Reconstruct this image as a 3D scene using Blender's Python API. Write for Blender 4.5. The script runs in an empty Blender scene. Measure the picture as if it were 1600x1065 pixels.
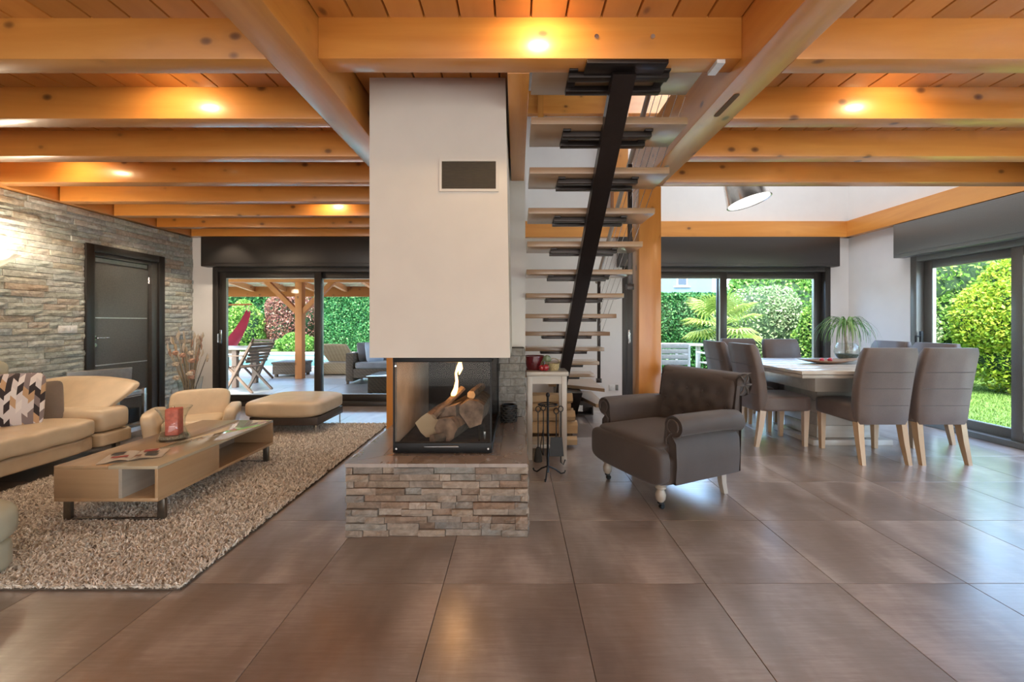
import bpy, bmesh, math, random
import numpy as np
from mathutils import Vector, Matrix
random.seed(7); np.random.seed(7)
PI = math.pi
S = bpy.context.scene
COL = S.collection

# ---------------------------------------------------------------- camera
cam_d = bpy.data.cameras.new('camera'); cam = bpy.data.objects.new('camera', cam_d); COL.objects.link(cam)
cam_d.sensor_width = 36.0; cam_d.lens = 643.0/1600.0*36.0
cam_d.shift_x = -7.0/1600.0; cam_d.shift_y = -28.5/1600.0
cam_d.clip_start = 0.05; cam_d.clip_end = 400
cam.location = (0, 0, 1.2); cam.rotation_euler = (PI/2, 0, 0)
S.camera = cam
# ---------------------------------------------------------------- world, sun, fill lamps, exposure
SUN_EL, SUN_AZ = 64.0, 24.0          # degrees; light travels towards +Y and a little towards +X
w = bpy.data.worlds.new('world'); S.world = w; w.use_nodes = True
wn = w.node_tree.nodes; wl = w.node_tree.links
sky = wn.new('ShaderNodeTexSky'); sky.sky_type = 'NISHITA'; sky.sun_disc = False
sky.sun_elevation = math.radians(SUN_EL); sky.sun_rotation = math.radians(180+SUN_AZ)
wl.new(sky.outputs[0], wn['Background'].inputs[0]); wn['Background'].inputs[1].default_value = 1.6; sky.dust_density = 2.5

def light(name, kind, loc, energy, color=(1,1,1), aim=None, **kw):
    d = bpy.data.lights.new(name, kind); d.energy = energy; d.color = color
    for k, v in kw.items(): setattr(d, k, v)
    o = bpy.data.objects.new(name, d); COL.objects.link(o); o.location = loc
    if aim is not None:
        o.rotation_euler = (Vector(aim)-Vector(loc)).to_track_quat('-Z', 'Y').to_euler()
    return o
sx = math.sin(math.radians(SUN_AZ))*math.cos(math.radians(SUN_EL)); sy = math.cos(math.radians(SUN_AZ))*math.cos(math.radians(SUN_EL)); sz = math.sin(math.radians(SUN_EL))
light('sun', 'SUN', (0, 0, 30), 7.5, (1, .95, .86), aim=(sx, sy, 30-sz), angle=math.radians(.6))
# added area lamps stand in for daylight: two behind viewer, one over dining void
light('added_rear_fill', 'AREA', (0, -3.15, 1.25), 98, (1, .97, .93), aim=(0, 5, 1.25), shape='RECTANGLE', size=8.6, size_y=2.3)
light('added_low_rear_fill', 'AREA', (0, -3.0, .12), 60, (1, .97, .92), aim=(0, .2, 2.5), shape='RECTANGLE', size=8.6, size_y=1.2)  # added lamp, tilted up to lift the ceiling and beam undersides
light('added_void_fill', 'AREA', (3.1, 4.7, 4.78), 55, (.93, .96, 1), aim=(3.1, 4.7, 0), shape='RECTANGLE', size=2.6, size_y=1.6)  # added lamp below the closed roof, brightens the void
S.view_settings.view_transform = 'Standard'
try: S.view_settings.look = 'None'
except Exception: pass
S.view_settings.gamma = 1.0; S.view_settings.exposure = 0.66; S.view_settings.use_curve_mapping = False

# ---------------------------------------------------------------- mesh helpers
class MB:
    def __init__(s): s.v = []; s.f = []; s.m = []
    def add(s, vs, fs, mi=0):
        o = len(s.v); s.v += [tuple(map(float, p)) for p in vs]
        for f in fs: s.f.append([i+o for i in f]); s.m.append(mi)
        return s
    def bm(s, b, M=None, mi=0):
        b.verts.ensure_lookup_table(); b.verts.index_update()
        s.add([(M @ v.co if M else v.co) for v in b.verts], [[v.index for v in f.verts] for f in b.faces], mi); b.free(); return s
    def box(s, x0, x1, y0, y1, z0, z1, b=0, seg=2, mi=0):
        return s.obox(((x0+x1)/2, (y0+y1)/2, (z0+z1)/2), (abs(x1-x0), abs(y1-y0), abs(z1-z0)), None, b, seg, mi)
    def obox(s, c, d, R=None, b=0, seg=2, mi=0):
        bb = bmesh.new(); bmesh.ops.create_cube(bb, size=1.0)
        for v in bb.verts: v.co = Vector((v.co.x*d[0], v.co.y*d[1], v.co.z*d[2]))
        if b > 0: bmesh.ops.bevel(bb, geom=list(bb.edges), offset=min(b, min(d)*.49), segments=seg, profile=.5, affect='EDGES')
        M = Matrix.Translation(Vector(c)) @ (R.to_4x4() if R else Matrix())
        return s.bm(bb, M, mi)
    def bar(s, p0, p1, w, h, b=0, up=(0, 0, 1), mi=0):
        p0 = Vector(p0); p1 = Vector(p1); d = p1-p0; L = d.length; d.normalize()
        u = Vector(up)
        if abs(d.dot(u)) > .98: u = Vector((0, 1, 0))
        x = d.cross(u).normalized(); z = x.cross(d).normalized()
        R = Matrix((x, d, z)).transposed()
        return s.obox((p0+p1)/2, (w, L, h), R, b, 1, mi)
    def tube(s, path, r, n=8, mi=0, caps=True):
        P = [Vector(p) for p in path]; k = len(P); rs = r if isinstance(r, (list, tuple)) else [r]*k
        rings = []; pu = None
        for i, p in enumerate(P):
            t = (P[min(i+1, k-1)]-P[max(i-1, 0)]).normalized()
            u = (pu - t*pu.dot(t)) if pu else (Vector((0, 0, 1)) if abs(t.z) < .9 else Vector((1, 0, 0))); u = u - t*u.dot(t); u.normalize(); pu = u
            q = t.cross(u)
            rings.append([p+(u*math.cos(a)+q*math.sin(a))*rs[i] for a in [2*PI*j/n for j in range(n)]])
        return s.loft(rings, caps, mi)
    def loft(s, rings, caps=True, mi=0):
        n = len(rings[0]); vs = [p for r in rings for p in r]; fs = []
        for i in range(len(rings)-1):
            for j in range(n):
                a = i*n+j; b = i*n+(j+1) % n
                fs.append([a, b, b+n, a+n])
        if caps: fs.append(list(range(n))[::-1]); fs.append(list(range((len(rings)-1)*n, len(rings)*n)))
        return s.add(vs, fs, mi)
    def lathe(s, prof, c=(0, 0, 0), n=20, mi=0, caps=False):
        return s.loft([[(c[0]+r*math.cos(2*PI*j/n), c[1]+r*math.sin(2*PI*j/n), c[2]+z) for j in range(n)] for r, z in prof], caps, mi)
    def prism(s, poly, axis, a, b, mi=0):
        def P(u, v, t): return (t, u, v) if axis == 'x' else ((u, t, v) if axis == 'y' else (u, v, t))
        n = len(poly); vs = [P(u, v, a) for u, v in poly]+[P(u, v, b) for u, v in poly]
        fs = [[i, (i+1) % n, (i+1) % n+n, i+n] for i in range(n)]+[list(range(n))[::-1], list(range(n, 2*n))]
        return s.add(vs, fs, mi)
    def sbox(s, c, d, e=4, n=8, fn=None, R=None, mi=0):
        vs = {}; L = []; fs = []
        def vid(p):
            k = tuple(round(x, 5) for x in p)
            if k not in vs: vs[k] = len(L); L.append(p)
            return vs[k]
        for ax in range(3):
            for sg in (-1, 1):
                for i in range(n):
                    for j in range(n):
                        q = []
                        for (a, b) in ((i, j), (i+1, j), (i+1, j+1), (i, j+1)):
                            p = [0, 0, 0]; p[ax] = sg; p[(ax+1) % 3] = math.sin((2*a/n-1)*PI/2)*.0+(2*a/n-1); p[(ax+2) % 3] = 2*b/n-1
                            q.append(vid(tuple(p)))
                        fs.append(q if sg > 0 else q[::-1])
        out = []
        for p in L:
            nn = sum(abs(x)**e for x in p)**(1/e)
            v = Vector((p[0]/nn*d[0]/2, p[1]/nn*d[1]/2, p[2]/nn*d[2]/2))
            if fn: v = Vector(fn(v))
            if R: v = R @ v
            out.append(v+Vector(c))
        return s.add(out, fs, mi)
    def mesh(s, name, smooth=None):
        me = bpy.data.meshes.new(name); me.from_pydata(s.v, [], s.f)
        bb = bmesh.new(); bb.from_mesh(me); 
        for f, mi in zip(bb.faces, s.m): f.material_index = mi
        bmesh.ops.recalc_face_normals(bb, faces=list(bb.faces)); bb.to_mesh(me); bb.free()
        if smooth:
            me.polygons.foreach_set('use_smooth', [True]*len(me.polygons)); me.set_sharp_from_angle(angle=math.radians(smooth))
        me.update(); return me

INV = {}
def place(o, parent):
    if parent is not None:
        o.parent = parent
        o.matrix_parent_inverse = INV.get(parent.name, Matrix()).copy()
def obj(name, mb, m, parent=None, smooth=40):
    me = mb if isinstance(mb, bpy.types.Mesh) else mb.mesh(name, smooth)
    if len(me.materials) == 0:
        for x in (m if isinstance(m, (list, tuple)) else [m]): me.materials.append(x)
    o = bpy.data.objects.new(name, me); COL.objects.link(o); place(o, parent); return o
def tag(o, label=None, cat=None, group=None, kind=None):
    if label: o['label'] = label
    if cat: o['category'] = cat
    if group: o['group'] = group
    if kind: o['kind'] = kind
    return o
def thing(name, label, cat, loc=(0, 0, 0), rotz=0, group=None, local=False, kind=None):
    o = bpy.data.objects.new(name, None); COL.objects.link(o); o.empty_display_size = .1
    o.location = loc; o.rotation_euler = (0, 0, rotz)
    if not local: INV[o.name] = (Matrix.Translation(Vector(loc)) @ Matrix.Rotation(rotz, 4, 'Z')).inverted()
    return tag(o, label, cat, group, kind)
def struct(name, mb, m, smooth=None):
    return tag(obj(name, mb, m, None, smooth), kind='structure')
def sroot(name):
    o = bpy.data.objects.new(name, None); COL.objects.link(o); o['kind'] = 'structure'; o.empty_display_size = .1; return o
def dup(root, loc, rotz, label=None, group=None):
    r = root.copy(); COL.objects.link(r); r.location = loc; r.rotation_euler = (0, 0, rotz); tag(r, label, None, group)
    for ch in list(root.children):
        c = ch.copy(); COL.objects.link(c); c.parent = r
        for g in ch.children:
            d = g.copy(); COL.objects.link(d); d.parent = c
    return r
def B(*a, **k): return MB().box(*a, **k)

# ---------------------------------------------------------------- material helpers
class NT:
    def __init__(s, name):
        s.m = bpy.data.materials.new(name); s.m.use_nodes = True; s.t = s.m.node_tree; s.p = s.t.nodes['Principled BSDF']; s.out = s.t.nodes['Material Output']
    def n(s, kind, **kw):
        o = s.t.nodes.new('ShaderNode'+kind)
        for k, v in kw.items():
            if k.startswith('i_'):
                key = k[2:]; key = int(key) if key.isdigit() else key.replace('_', ' ')
                o.inputs[key].default_value = v
            else: setattr(o, k, v)
        return o
    def l(s, a, b): s.t.links.new(a, b)
    def ramp(s, stops, src=None, interp='LINEAR'):
        r = s.n('ValToRGB'); r.color_ramp.interpolation = interp; e = r.color_ramp.elements
        while len(e) < len(stops): e.new(.5)
        for i, (p, c) in enumerate(stops): e[i].position = p; e[i].color = (*c, 1) if len(c) == 3 else c
        if src is not None: s.l(src, r.inputs[0])
        return r
    def math(s, op, a, b=None):
        m = s.n('Math', operation=op)
        for i, x in enumerate((a, b)):
            if x is None: continue
            if isinstance(x, (int, float)): m.inputs[i].default_value = x
            else: s.l(x, m.inputs[i])
        return m.outputs[0]
    def coord(s, scale=(1, 1, 1), rnd=0):
        tc = s.n('TexCoord'); v = tc.outputs['Object']
        if rnd:
            oi = s.n('ObjectInfo'); k = s.math('MULTIPLY', oi.outputs['Random'], float(rnd))
            a = s.n('VectorMath', operation='ADD'); s.l(v, a.inputs[0]); s.l(k, a.inputs[1]); v = a.outputs[0]
        mp = s.n('Mapping'); mp.inputs['Scale'].default_value = scale; s.l(v, mp.inputs[0]); return mp.outputs[0]
    def noise(s, vec, scale, detail=4, rough=.5, dist=0):
        n = s.n('TexNoise'); s.l(vec, n.inputs['Vector']); n.inputs['Scale'].default_value = scale; n.inputs['Detail'].default_value = detail
        n.inputs['Roughness'].default_value = rough; n.inputs['Distortion'].default_value = dist; return n.outputs[0]
    def mix(s, fac, a, b, mode='MIX'):
        m = s.n('Mix', data_type='RGBA', blend_type=mode)
        for i, x in ((0, fac), (6, a), (7, b)):
            if isinstance(x, (int, float)): m.inputs[i].default_value = x
            elif isinstance(x, tuple): m.inputs[i].default_value = (*x, 1)
            else: s.l(x, m.inputs[i])
        return m.outputs[2]
    def bump(s, h, strength=.3, dist=.01):
        b = s.n('Bump'); b.inputs['Strength'].default_value = strength; b.inputs['Distance'].default_value = dist; s.l(h, b.inputs['Height']); s.l(b.outputs[0], s.p.inputs['Normal'])
    def set(s, **kw):
        for k, v in kw.items():
            i = s.p.inputs[{'color': 'Base Color', 'rough': 'Roughness', 'metal': 'Metallic', 'spec': 'Specular IOR Level', 'coat': 'Coat Weight', 'coatr': 'Coat Roughness', 'sheen': 'Sheen Weight', 'trans': 'Transmission Weight', 'ior': 'IOR', 'sss': 'Subsurface Weight'}[k]]
            if isinstance(v, (int, float)): i.default_value = v
            elif isinstance(v, tuple): i.default_value = (*v, 1)
            else: s.l(v, i)
        return s
def plain(name, c, rough=.5, metal=0, var=.12, scale=30, bump=.0, **kw):
    t = NT(name); v = t.coord((1, 1, 1), 17); n = t.noise(v, scale, 3)
    r = t.ramp([(.25, tuple(x*(1-var) for x in c)), (.75, tuple(min(1, x*(1+var)) for x in c))], n)
    t.set(color=r.outputs[0], rough=rough, metal=metal, **kw)
    if bump: t.bump(n, bump, .004)
    return t.m
def wood(name, axis, c1, c2, knot=(.11, .036, .010), rough=.38, fine=26, kn=.10, coat=.8, knscale=1.0, hue=.12):
    t = NT(name); sc = [fine*.25]*3; sc['xyz'.index(axis)] = .55
    v = t.coord(tuple(sc), 23); n = t.noise(v, 1.0, 6, .6, .6)
    sc2 = [fine*.05]*3; sc2['xyz'.index(axis)] = .4
    n2 = t.noise(t.coord(tuple(sc2), 41), 1.0, 3)
    r = t.ramp([(.3, c1), (.7, c2)], t.math('ADD', t.math('MULTIPLY', n, .6), t.math('MULTIPLY', n2, .4)))
    col = r.outputs[0]
    if kn > 0:
        sk = [7.0*knscale]*3; sk['xyz'.index(axis)] = 4.6*knscale
        vo = t.n('TexVoronoi'); t.l(t.coord(tuple(sk), 31), vo.inputs['Vector']); vo.inputs['Scale'].default_value = 1.0
        k = t.ramp([(0, (1, 1, 1)), (kn*.9, (.75, .75, .75)), (kn*1.6, (.12, .12, .12)), (kn*3.2, (0, 0, 0))], vo.outputs['Distance'])
        sp = t.n('SeparateColor'); t.l(vo.outputs['Color'], sp.inputs[0])
        rk = k; k = t.n('Math', operation='MULTIPLY')
        t.l(rk.outputs[0], k.inputs[0]); t.l(t.math('GREATER_THAN', sp.outputs[0], .28), k.inputs[1])
        col = t.mix(k.outputs[0], col, knot)
    oi = t.n('ObjectInfo'); hv = t.n('HueSaturation'); t.l(col, hv.inputs['Color'])
    t.l(t.math('ADD', t.math('MULTIPLY', oi.outputs['Random'], 2*hue), 1-hue), hv.inputs['Value'])
    t.set(color=hv.outputs[0], rough=rough, coat=coat, coatr=.2); t.bump(n, .12, .003)
    return t.m
def glass(name, tint=(.93, .96, .95), refl=1.0, rough=0.0, ior=1.45):
    t = NT(name); t.t.nodes.remove(t.p)
    tr = t.n('BsdfTransparent'); tr.inputs[0].default_value = (*tint, 1)
    gl = t.n('BsdfGlossy'); gl.inputs['Roughness'].default_value = rough
    fr = t.n('LayerWeight'); fr.inputs[0].default_value = .5
    mx = t.n('MixShader'); t.l(t.math('ADD', t.math('MULTIPLY', t.math('POWER', fr.outputs['Facing'], 5.0), .8*refl), .04*refl), mx.inputs[0]); t.l(tr.outputs[0], mx.inputs[1]); t.l(gl.outputs[0], mx.inputs[2])
    t.l(mx.outputs[0], t.out.inputs[0]); return t.m
def emit(name, c, st):
    t = NT(name); t.set(color=c); t.p.inputs['Emission Color'].default_value = (*c, 1); t.p.inputs['Emission Strength'].default_value = st; return t.m

PINE1, PINE2 = (.50, .165, .022), (.76, .345, .078)
W = {a: wood('pine_beam_'+a, a, PINE1, PINE2) for a in 'xyz'}
M_PLANK = wood('ceiling_board', 'y', (.46, .17, .030), (.60, .26, .058), hue=.18)
def oak(name, axis, c1=(.36, .22, .115), c2=(.50, .33, .19), **k): return wood(name, axis, c1, c2, kn=0, fine=40, **k)
OAK = {a: oak('oak_'+a, a) for a in 'xyz'}
M_TREAD = wood('tread_oak', 'x', (.29, .17, .092), (.40, .255, .15), kn=0, fine=40, rough=.3)
GOAK = {a: wood('whitewashed_oak_'+a, a, (.36, .31, .26), (.52, .47, .41), kn=0, fine=44, rough=.5) for a in 'xyz'}
M_STEEL = plain('bronze_steel', (.030, .022, .020), .35, .6, coat=.2)
M_FRAME = plain('dark_aluminium', (.050, .044, .040), .38, .3, scale=200)
M_GREYFRAME = plain('grey_aluminium', (.155, .155, .147), .4, .3, scale=200)
M_BLACK = plain('black_iron', (.014, .014, .015), .45, .6)
M_CHROME = plain('brushed_chrome', (.62, .62, .62), .22, 1.0, scale=90)
M_WHITE = plain('white_plaster', (.78, .76, .745), .85, 0, .02, 6, .05)
M_HOOD = plain('hood_plaster', (.66, .60, .545), .85, 0, .03, 5, .06)
M_PLASTIC = plain('white_plastic', (.75, .75, .74), .35)
M_PANE = glass('window_pane', (.90, .94, .93), .15)
M_GLASS = glass('clear_glass', (.97, .985, .98), 1.0, .0, 1.5)
M_FIREGLASS = glass('stove_glass', (.85, .86, .86), .18, .02, 1.5)
M_LEATHER = plain('tan_leather', (.60, .47, .32), .36, 0, .08, 9, .15, coat=.15, coatr=.3)
M_CREAM = plain('cream_leather', (.52, .50, .38), .36, 0, .06, 9, .12, coat=.15)
def fabric(name, c, sheen=.5, sc=350, rough=.9, st=.25):
    t = NT(name); v = t.coord((1, 1, 1), 9); n = t.noise(v, sc, 2); n2 = t.noise(v, 6, 3)
    r = t.ramp([(.3, tuple(x*.8 for x in c)), (.7, tuple(x*1.2 for x in c))], t.math('ADD', t.math('MULTIPLY', n, .5), t.math('MULTIPLY', n2, .5)))
    t.set(color=r.outputs[0], rough=rough, sheen=sheen); t.bump(n, st, .002); return t.m
M_SUEDE = fabric('dark_suede', (.066, .048, .042), .12, rough=.65)
M_CHAIRFAB = fabric('brown_chair_leather', (.125, .090, .078), .12, 220, .5)
def stone(name, stops, rough=.75):
    t = NT(name); oi = t.n('ObjectInfo'); ge = t.n('NewGeometry')
    f = t.math('FRACT', t.math('ADD', oi.outputs['Random'], ge.outputs['Random Per Island']))
    r = t.ramp(stops, f); tc = t.n('TexCoord')
    a = t.n('VectorMath', operation='ADD'); t.l(ge.outputs['Position'], a.inputs[0]); t.l(t.math('MULTIPLY', f, 20), a.inputs[1])
    n = t.noise(a.outputs[0], 22, 6, .65, .8); n2 = t.noise(a.outputs[0], 7, 3)
    c = t.mix(t.ramp([(.35, (0, 0, 0)), (.75, (.45, .45, .45))], n2).outputs[0], r.outputs[0], stops[len(stops)//2][1])
    c = t.mix(t.ramp([(.3, (0, 0, 0)), (.7, (1, 1, 1))], n).outputs[0], t.mix(1.0, c, (.52, .49, .46), 'MULTIPLY'), c)
    t.set(color=c, rough=rough); t.bump(n, .6, .01); return t.m
M_SLATE = stone('green_grey_slate', [(0, (.37, .42, .39)), (.2, (.55, .62, .59)), (.38, (.56, .52, .41)), (.5, (.47, .54, .51)), (.68, (.64, .67, .65)), (.8, (.55, .44, .33)), (.9, (.40, .47, .51)), (1, (.60, .60, .51))])
M_QUARTZ = stone('brown_quartzite', [(0, (.20, .13, .09)), (.18, (.44, .35, .28)), (.36, (.22, .21, .20)), (.52, (.36, .27, .20)), (.68, (.52, .44, .37)), (.84, (.29, .17, .105)), (1, (.33, .33, .31))])
M_GREYST = stone('grey_slate', [(0, (.22, .22, .21)), (.5, (.33, .33, .32)), (1, (.28, .28, .26))])
M_MORTAR = plain('mortar', (.10, .09, .08), .9)
def tilemat(name, a, b, c, rough=(.26, .42)):
    t = NT(name); ge = t.n('NewGeometry'); oi = t.n('ObjectInfo')
    k = t.math('MULTIPLY', oi.outputs['Random'], 40.0)
    ad = t.n('VectorMath', operation='ADD'); t.l(ge.outputs['Position'], ad.inputs[0]); t.l(k, ad.inputs[1])
    mp = t.n('Mapping'); mp.inputs['Scale'].default_value = (3.2, 1.5, 1); mp.inputs['Rotation'].default_value = (0, 0, .35); t.l(ad.outputs[0], mp.inputs[0])
    n = t.noise(mp.outputs[0], 1.3, 5, .5, .3)
    mp2 = t.n('Mapping'); mp2.inputs['Scale'].default_value = (4, 46, 1); t.l(ad.outputs[0], mp2.inputs[0])
    n2 = t.noise(mp2.outputs[0], 1.6, 6, .7)
    s = t.math('ADD', t.math('MULTIPLY', n, .72), t.math('MULTIPLY', n2, .28))
    r = t.ramp([(.35, a), (.5, b), (.66, c)], s)
    rr = t.ramp([(.35, (rough[0],)*3), (.65, (rough[1],)*3)], n)
    n3 = t.noise(mp.outputs[0], .7, 3); bl = t.mix(t.ramp([(.42, (0, 0, 0)), (.62, (.42, .42, .42))], n3).outputs[0], r.outputs[0], tuple(x*.62 for x in a)); t.set(color=bl, rough=rr.outputs[0], spec=1.0, coat=1.0, coatr=.24); t.bump(s, .04, .003); return t.m
M_TILE = tilemat('taupe_floor_tile', (.20, .145, .117), (.285, .222, .187), (.46, .385, .34), (.30, .36))
M_SLAB = tilemat('hearth_slab_stone', (.22, .165, .135), (.29, .225, .19), (.37, .30, .26), (.22, .34))
M_PATIO = tilemat('patio_tile', (.25, .25, .26), (.31, .31, .32), (.38, .38, .39), (.45, .6))
M_GROUT = plain('grout', (.085, .065, .055), .9)
# ================================================================= SETTING
XL, XR, YB, YR = -4.66, 4.77, 5.91, -3.2      # room: left wall, right wall, back wall, rear wall
ZB, ZS, ZC = 2.413, 2.60, 2.67                # underside of beams, side ceilings, centre ceiling
# floor: screed with a grid of 60 cm tiles, open joints
fl = struct('floor', B(XL-.2, XR+.2, YR-.3, YB+.25, -.12, -.012), M_GROUT)
TS = .6035; X0, Y0 = -.3365, 1.896
tile_me = B(-TS/2+.0013, TS/2-.0013, -TS/2+.0013, TS/2-.0013, -.012, 0, b=.0012, seg=1).mesh('floor_tile'); tile_me.materials.append(M_TILE)
for i in range(-8, 9):
    for j in range(-4, 8):
        cx, cy = X0+(i+.5)*TS, Y0+(j-.5)*TS
        if cx < XL-.1 or cx > XR+.1 or cy > YB: continue
        o = bpy.data.objects.new('floor_tile', tile_me); COL.objects.link(o); o.location = (cx, cy, 0); o.parent = fl
# ceiling: roof-deck slab, boards running front to back, exposed beams
ce = struct('ceiling', MB().box(XL-.2, -1.05, YR-.3, YB+.2, ZS+.03, ZS+.2).box(-1.05, .07, YR-.3, YB+.2, ZC+.03, ZC+.2).box(.07, 1.19, YR-.3, 2.08, ZC+.03, ZC+.2).box(1.19, XR+.2, YR-.3, 3.64, ZS+.03, ZS+.2), M_MORTAR)
def boards(x0, x1, y0, y1, z, n):
    w = (x1-x0)/n
    for i in range(n):
        obj('ceiling_board', MB().prism([(x0+i*w+.0015, z+.012), (x0+i*w+.006, z), (x0+(i+1)*w-.006, z), (x0+(i+1)*w-.0015, z+.012), (x0+(i+1)*w-.0015, z+.028), (x0+i*w+.0015, z+.028)], 'y', y0, y1), M_PLANK, ce)
boards(XL, -1.05, YR, YB, ZS, 20); boards(-.957, .069, YR, YB, ZC, 6); boards(.069, 1.087, YR, 2.06, ZC, 6); boards(1.19, XR, YR, 3.64, ZS, 20)
# main beams (front to back), shallow side beams (left to right), centre trimmer
SP = .5535; BW = .112; Y1 = 1.893
obj('main_beam', B(-1.152, -.957, YR, YB, ZB, ZC+.05, b=.006), W['y'], ce)
mb = obj('main_beam', B(1.087, 1.287, YR, 3.86, ZB, ZC+.14, b=.006), W['y'], ce)
slot = MB().prism([(1.172+.016*math.cos(a), (2.30+(.105 if math.sin(a) >= 0 else -.105))+.016*math.sin(a)) for a in [2*PI*k/20 for k in range(20)]], 'z', ZB-.003, ZB+.001)
obj('slot_inlay', slot, plain('dark_slot', (.13, .07, .03), .7), mb)
for k in range(8):
    y = Y1+k*SP
    obj('ceiling_beam', B(XL+(.10 if k else 0), -1.152, y, min(y+BW, YB), ZB, ZS+.02, b=.004), W['x'], ce)
for k in range(4):
    y = Y1+k*SP
    obj('ceiling_beam', B(1.287, XR, y, y+BW, ZB, ZS+.02, b=.004), W['x'], ce)
obj('trimmer_beam', B(-.957, 1.087, 1.983, 2.098, 2.473, ZC+.02, b=.004), W['x'], ce)
obj('hearth_beam', B(-.047, .067, 2.098, 3.69, 2.470, ZC+.01, b=.004), W['y'], ce)
obj('wall_plate', B(XL, XL+.09, YR, YB, ZB+.004, ZS+.01, b=.003), W['y'], ce)
for (bx_, bz_) in ((.385, 2.575), (.655, 2.575)):
    obj('bolt', MB().tube([(bx_, 1.975, bz_), (bx_, 1.985, bz_)], .011, 10), M_CHROME, ce)
obj('hanger_bracket', MB().box(.97, 1.01, 1.99, 2.09, 2.455, 2.473), M_PLASTIC, ce)
# posts under the ends of the main beams
tag(obj('wooden_post', B(1.087, 1.287, 3.655, 3.855, 0, ZB, b=.008), W['z']), 'square pine post behind the tufted armchair, beside the staircase', 'post')
tag(obj('wooden_post', B(-1.157, -.957, 3.655, 3.855, 0, ZB, b=.008), W['z']), 'square pine post behind the fireplace, on the sofa side', 'post')

# back wall with two openings; upper storey; plates
OP = 2.02
W1 = (-4.366, -1.39); W2 = (1.517, 4.513)
wb = struct('wall_back', MB().box(XL-.2, W1[0], YB, YB+.25, 0, 5).box(W1[1], W2[0], YB, YB+.25, 0, 5).box(W2[1], XR+.2, YB, YB+.25, 0, 5)
       .box(W1[0], W1[1], YB, YB+.25, OP, 5).box(W2[0], W2[1], YB, YB+.25, OP, 5), M_WHITE)
struct('wall_plate_back', B(.09, XR-.002, YB-.09, YB, ZB, ZB+.225, b=.004), W['x'])['label'] = 'pale pine beam along the back wall above the dining window'
struct('trim_1', B(.09, XR-.002, YB-.09, YB, 4.16, 4.48, b=.004), W['x'])
struct('trim_2', MB().box(.30, .38, YB-.13, YB-.09, 3.9, 5).box(1.35, 1.55, YB-.2, YB-.0, 2.64, 5), W['z'])
struct('wall_plate_right', B(XR-.10, XR, 1.0, YB, ZB, ZB+.225, b=.004), W['y'])['label'] = 'pale pine beam along the right wall above the garden door'
# right wall, opening for the sliding garden door, second opening beside the viewer
W3 = (1.95, 4.985); W4 = (-2.6, 1.2)
struct('wall_right', MB().box(XR, XR+.25, W3[1], YB+.25, 0, 5).box(XR, XR+.25, W4[1], W3[0], 0, 5).box(XR, XR+.25, YR-.3, W4[0], 0, 5)
       .box(XR, XR+.25, W3[0], W3[1], OP, 5).box(XR, XR+.25, W4[0], W4[1], OP, 5), M_WHITE)
struct('wall_stairwell', MB().box(-.12, -.02, 2.1, YB, ZC+.2, 5).box(-.12, XR, 1.9, 2.0, ZC+.25, 5), M_WHITE)
struct('roof', MB().box(XL-.5, XR+.4, YR-.6, YB+.55, 5.0, 5.2), M_MORTAR)
struct('wall_rear', MB().box(XL-.2, XR+.2, YR-.3, YR-.05, 2.45, 5).box(XL-.2, XL, YR-.3, YR-.05, 0, 2.5).box(XR, XR+.2, YR-.3, YR-.05, 0, 2.5).box(XL-.2, XR+.2, YR-.3, YR-.25, 0, 2.5), M_WHITE)
struct('wall_core', B(-.88, .079, 3.69, 3.84, 0, ZC), M_WHITE)
struct('baseboard_back', B(W1[1], W2[0], YB-.012, YB, 0, .075, b=.003), M_TILE)

# bricks: six irregular unit stones, scaled into place
def unit_stone(seed):
    r = random.Random(seed); n, m = 4, 2; vs = []; fs = []
    for j in range(m+1):
        for i in range(n+1):
            e = i in (0, n) or j in (0, m)
            vs.append((i/n-.5, -.5-(0 if e else r.uniform(.05, .35))+r.uniform(-.06, .06), j/m-.5+(0 if e else r.uniform(-.06, .06))))
    for j in range(m):
        for i in range(n):
            a = j*(n+1)+i; fs.append([a, a+1, a+n+2, a+n+1])
    o = len(vs); vs += [(-.5, .5, -.5), (.5, .5, -.5), (.5, .5, .5), (-.5, .5, .5)]
    bot = list(range(n+1)); top = [m*(n+1)+i for i in range(n+1)]; lf = [j*(n+1) for j in range(m+1)]; rt = [j*(n+1)+n for j in range(m+1)]
    fs += [bot[::-1]+[o, o+1], top+[o+2, o+3], lf+[o+3, o], rt[::-1]+[o+1, o+2], [o, o+3, o+2, o+1]]
    return vs, fs
UNITS = [unit_stone(s) for s in range(6)]
def brick_set(parent, matl, place_fn, cells, limit=300):
    mes = []
    for vs, fs in UNITS:
        me = MB().add(vs, fs).mesh('stone_brick'); me.materials.append(matl); mes.append(me)
    stuff = MB()
    for k, (u0, u1, z0, z1, d) in enumerate(cells):
        loc, rz = place_fn((u0+u1)/2, (z0+z1)/2, d)
        sc = (u1-u0-.0025, d, z1-z0-.0032)
        if k < limit:
            o = bpy.data.objects.new('stone_brick', mes[k % 6]); COL.objects.link(o); o.parent = parent
            o.location = loc; o.rotation_euler = (0, 0, rz); o.scale = sc
        else:
            M = Matrix.Translation(Vector(loc)) @ Matrix.Rotation(rz, 4, 'Z') @ Matrix.Diagonal((*sc, 1))
            vs, fs = UNITS[k % 6]; stuff.add([M @ Vector(p) for p in vs], fs)
    if stuff.v: tag(obj('stone_facing', stuff, matl, parent, None), kind='stuff')
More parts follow.
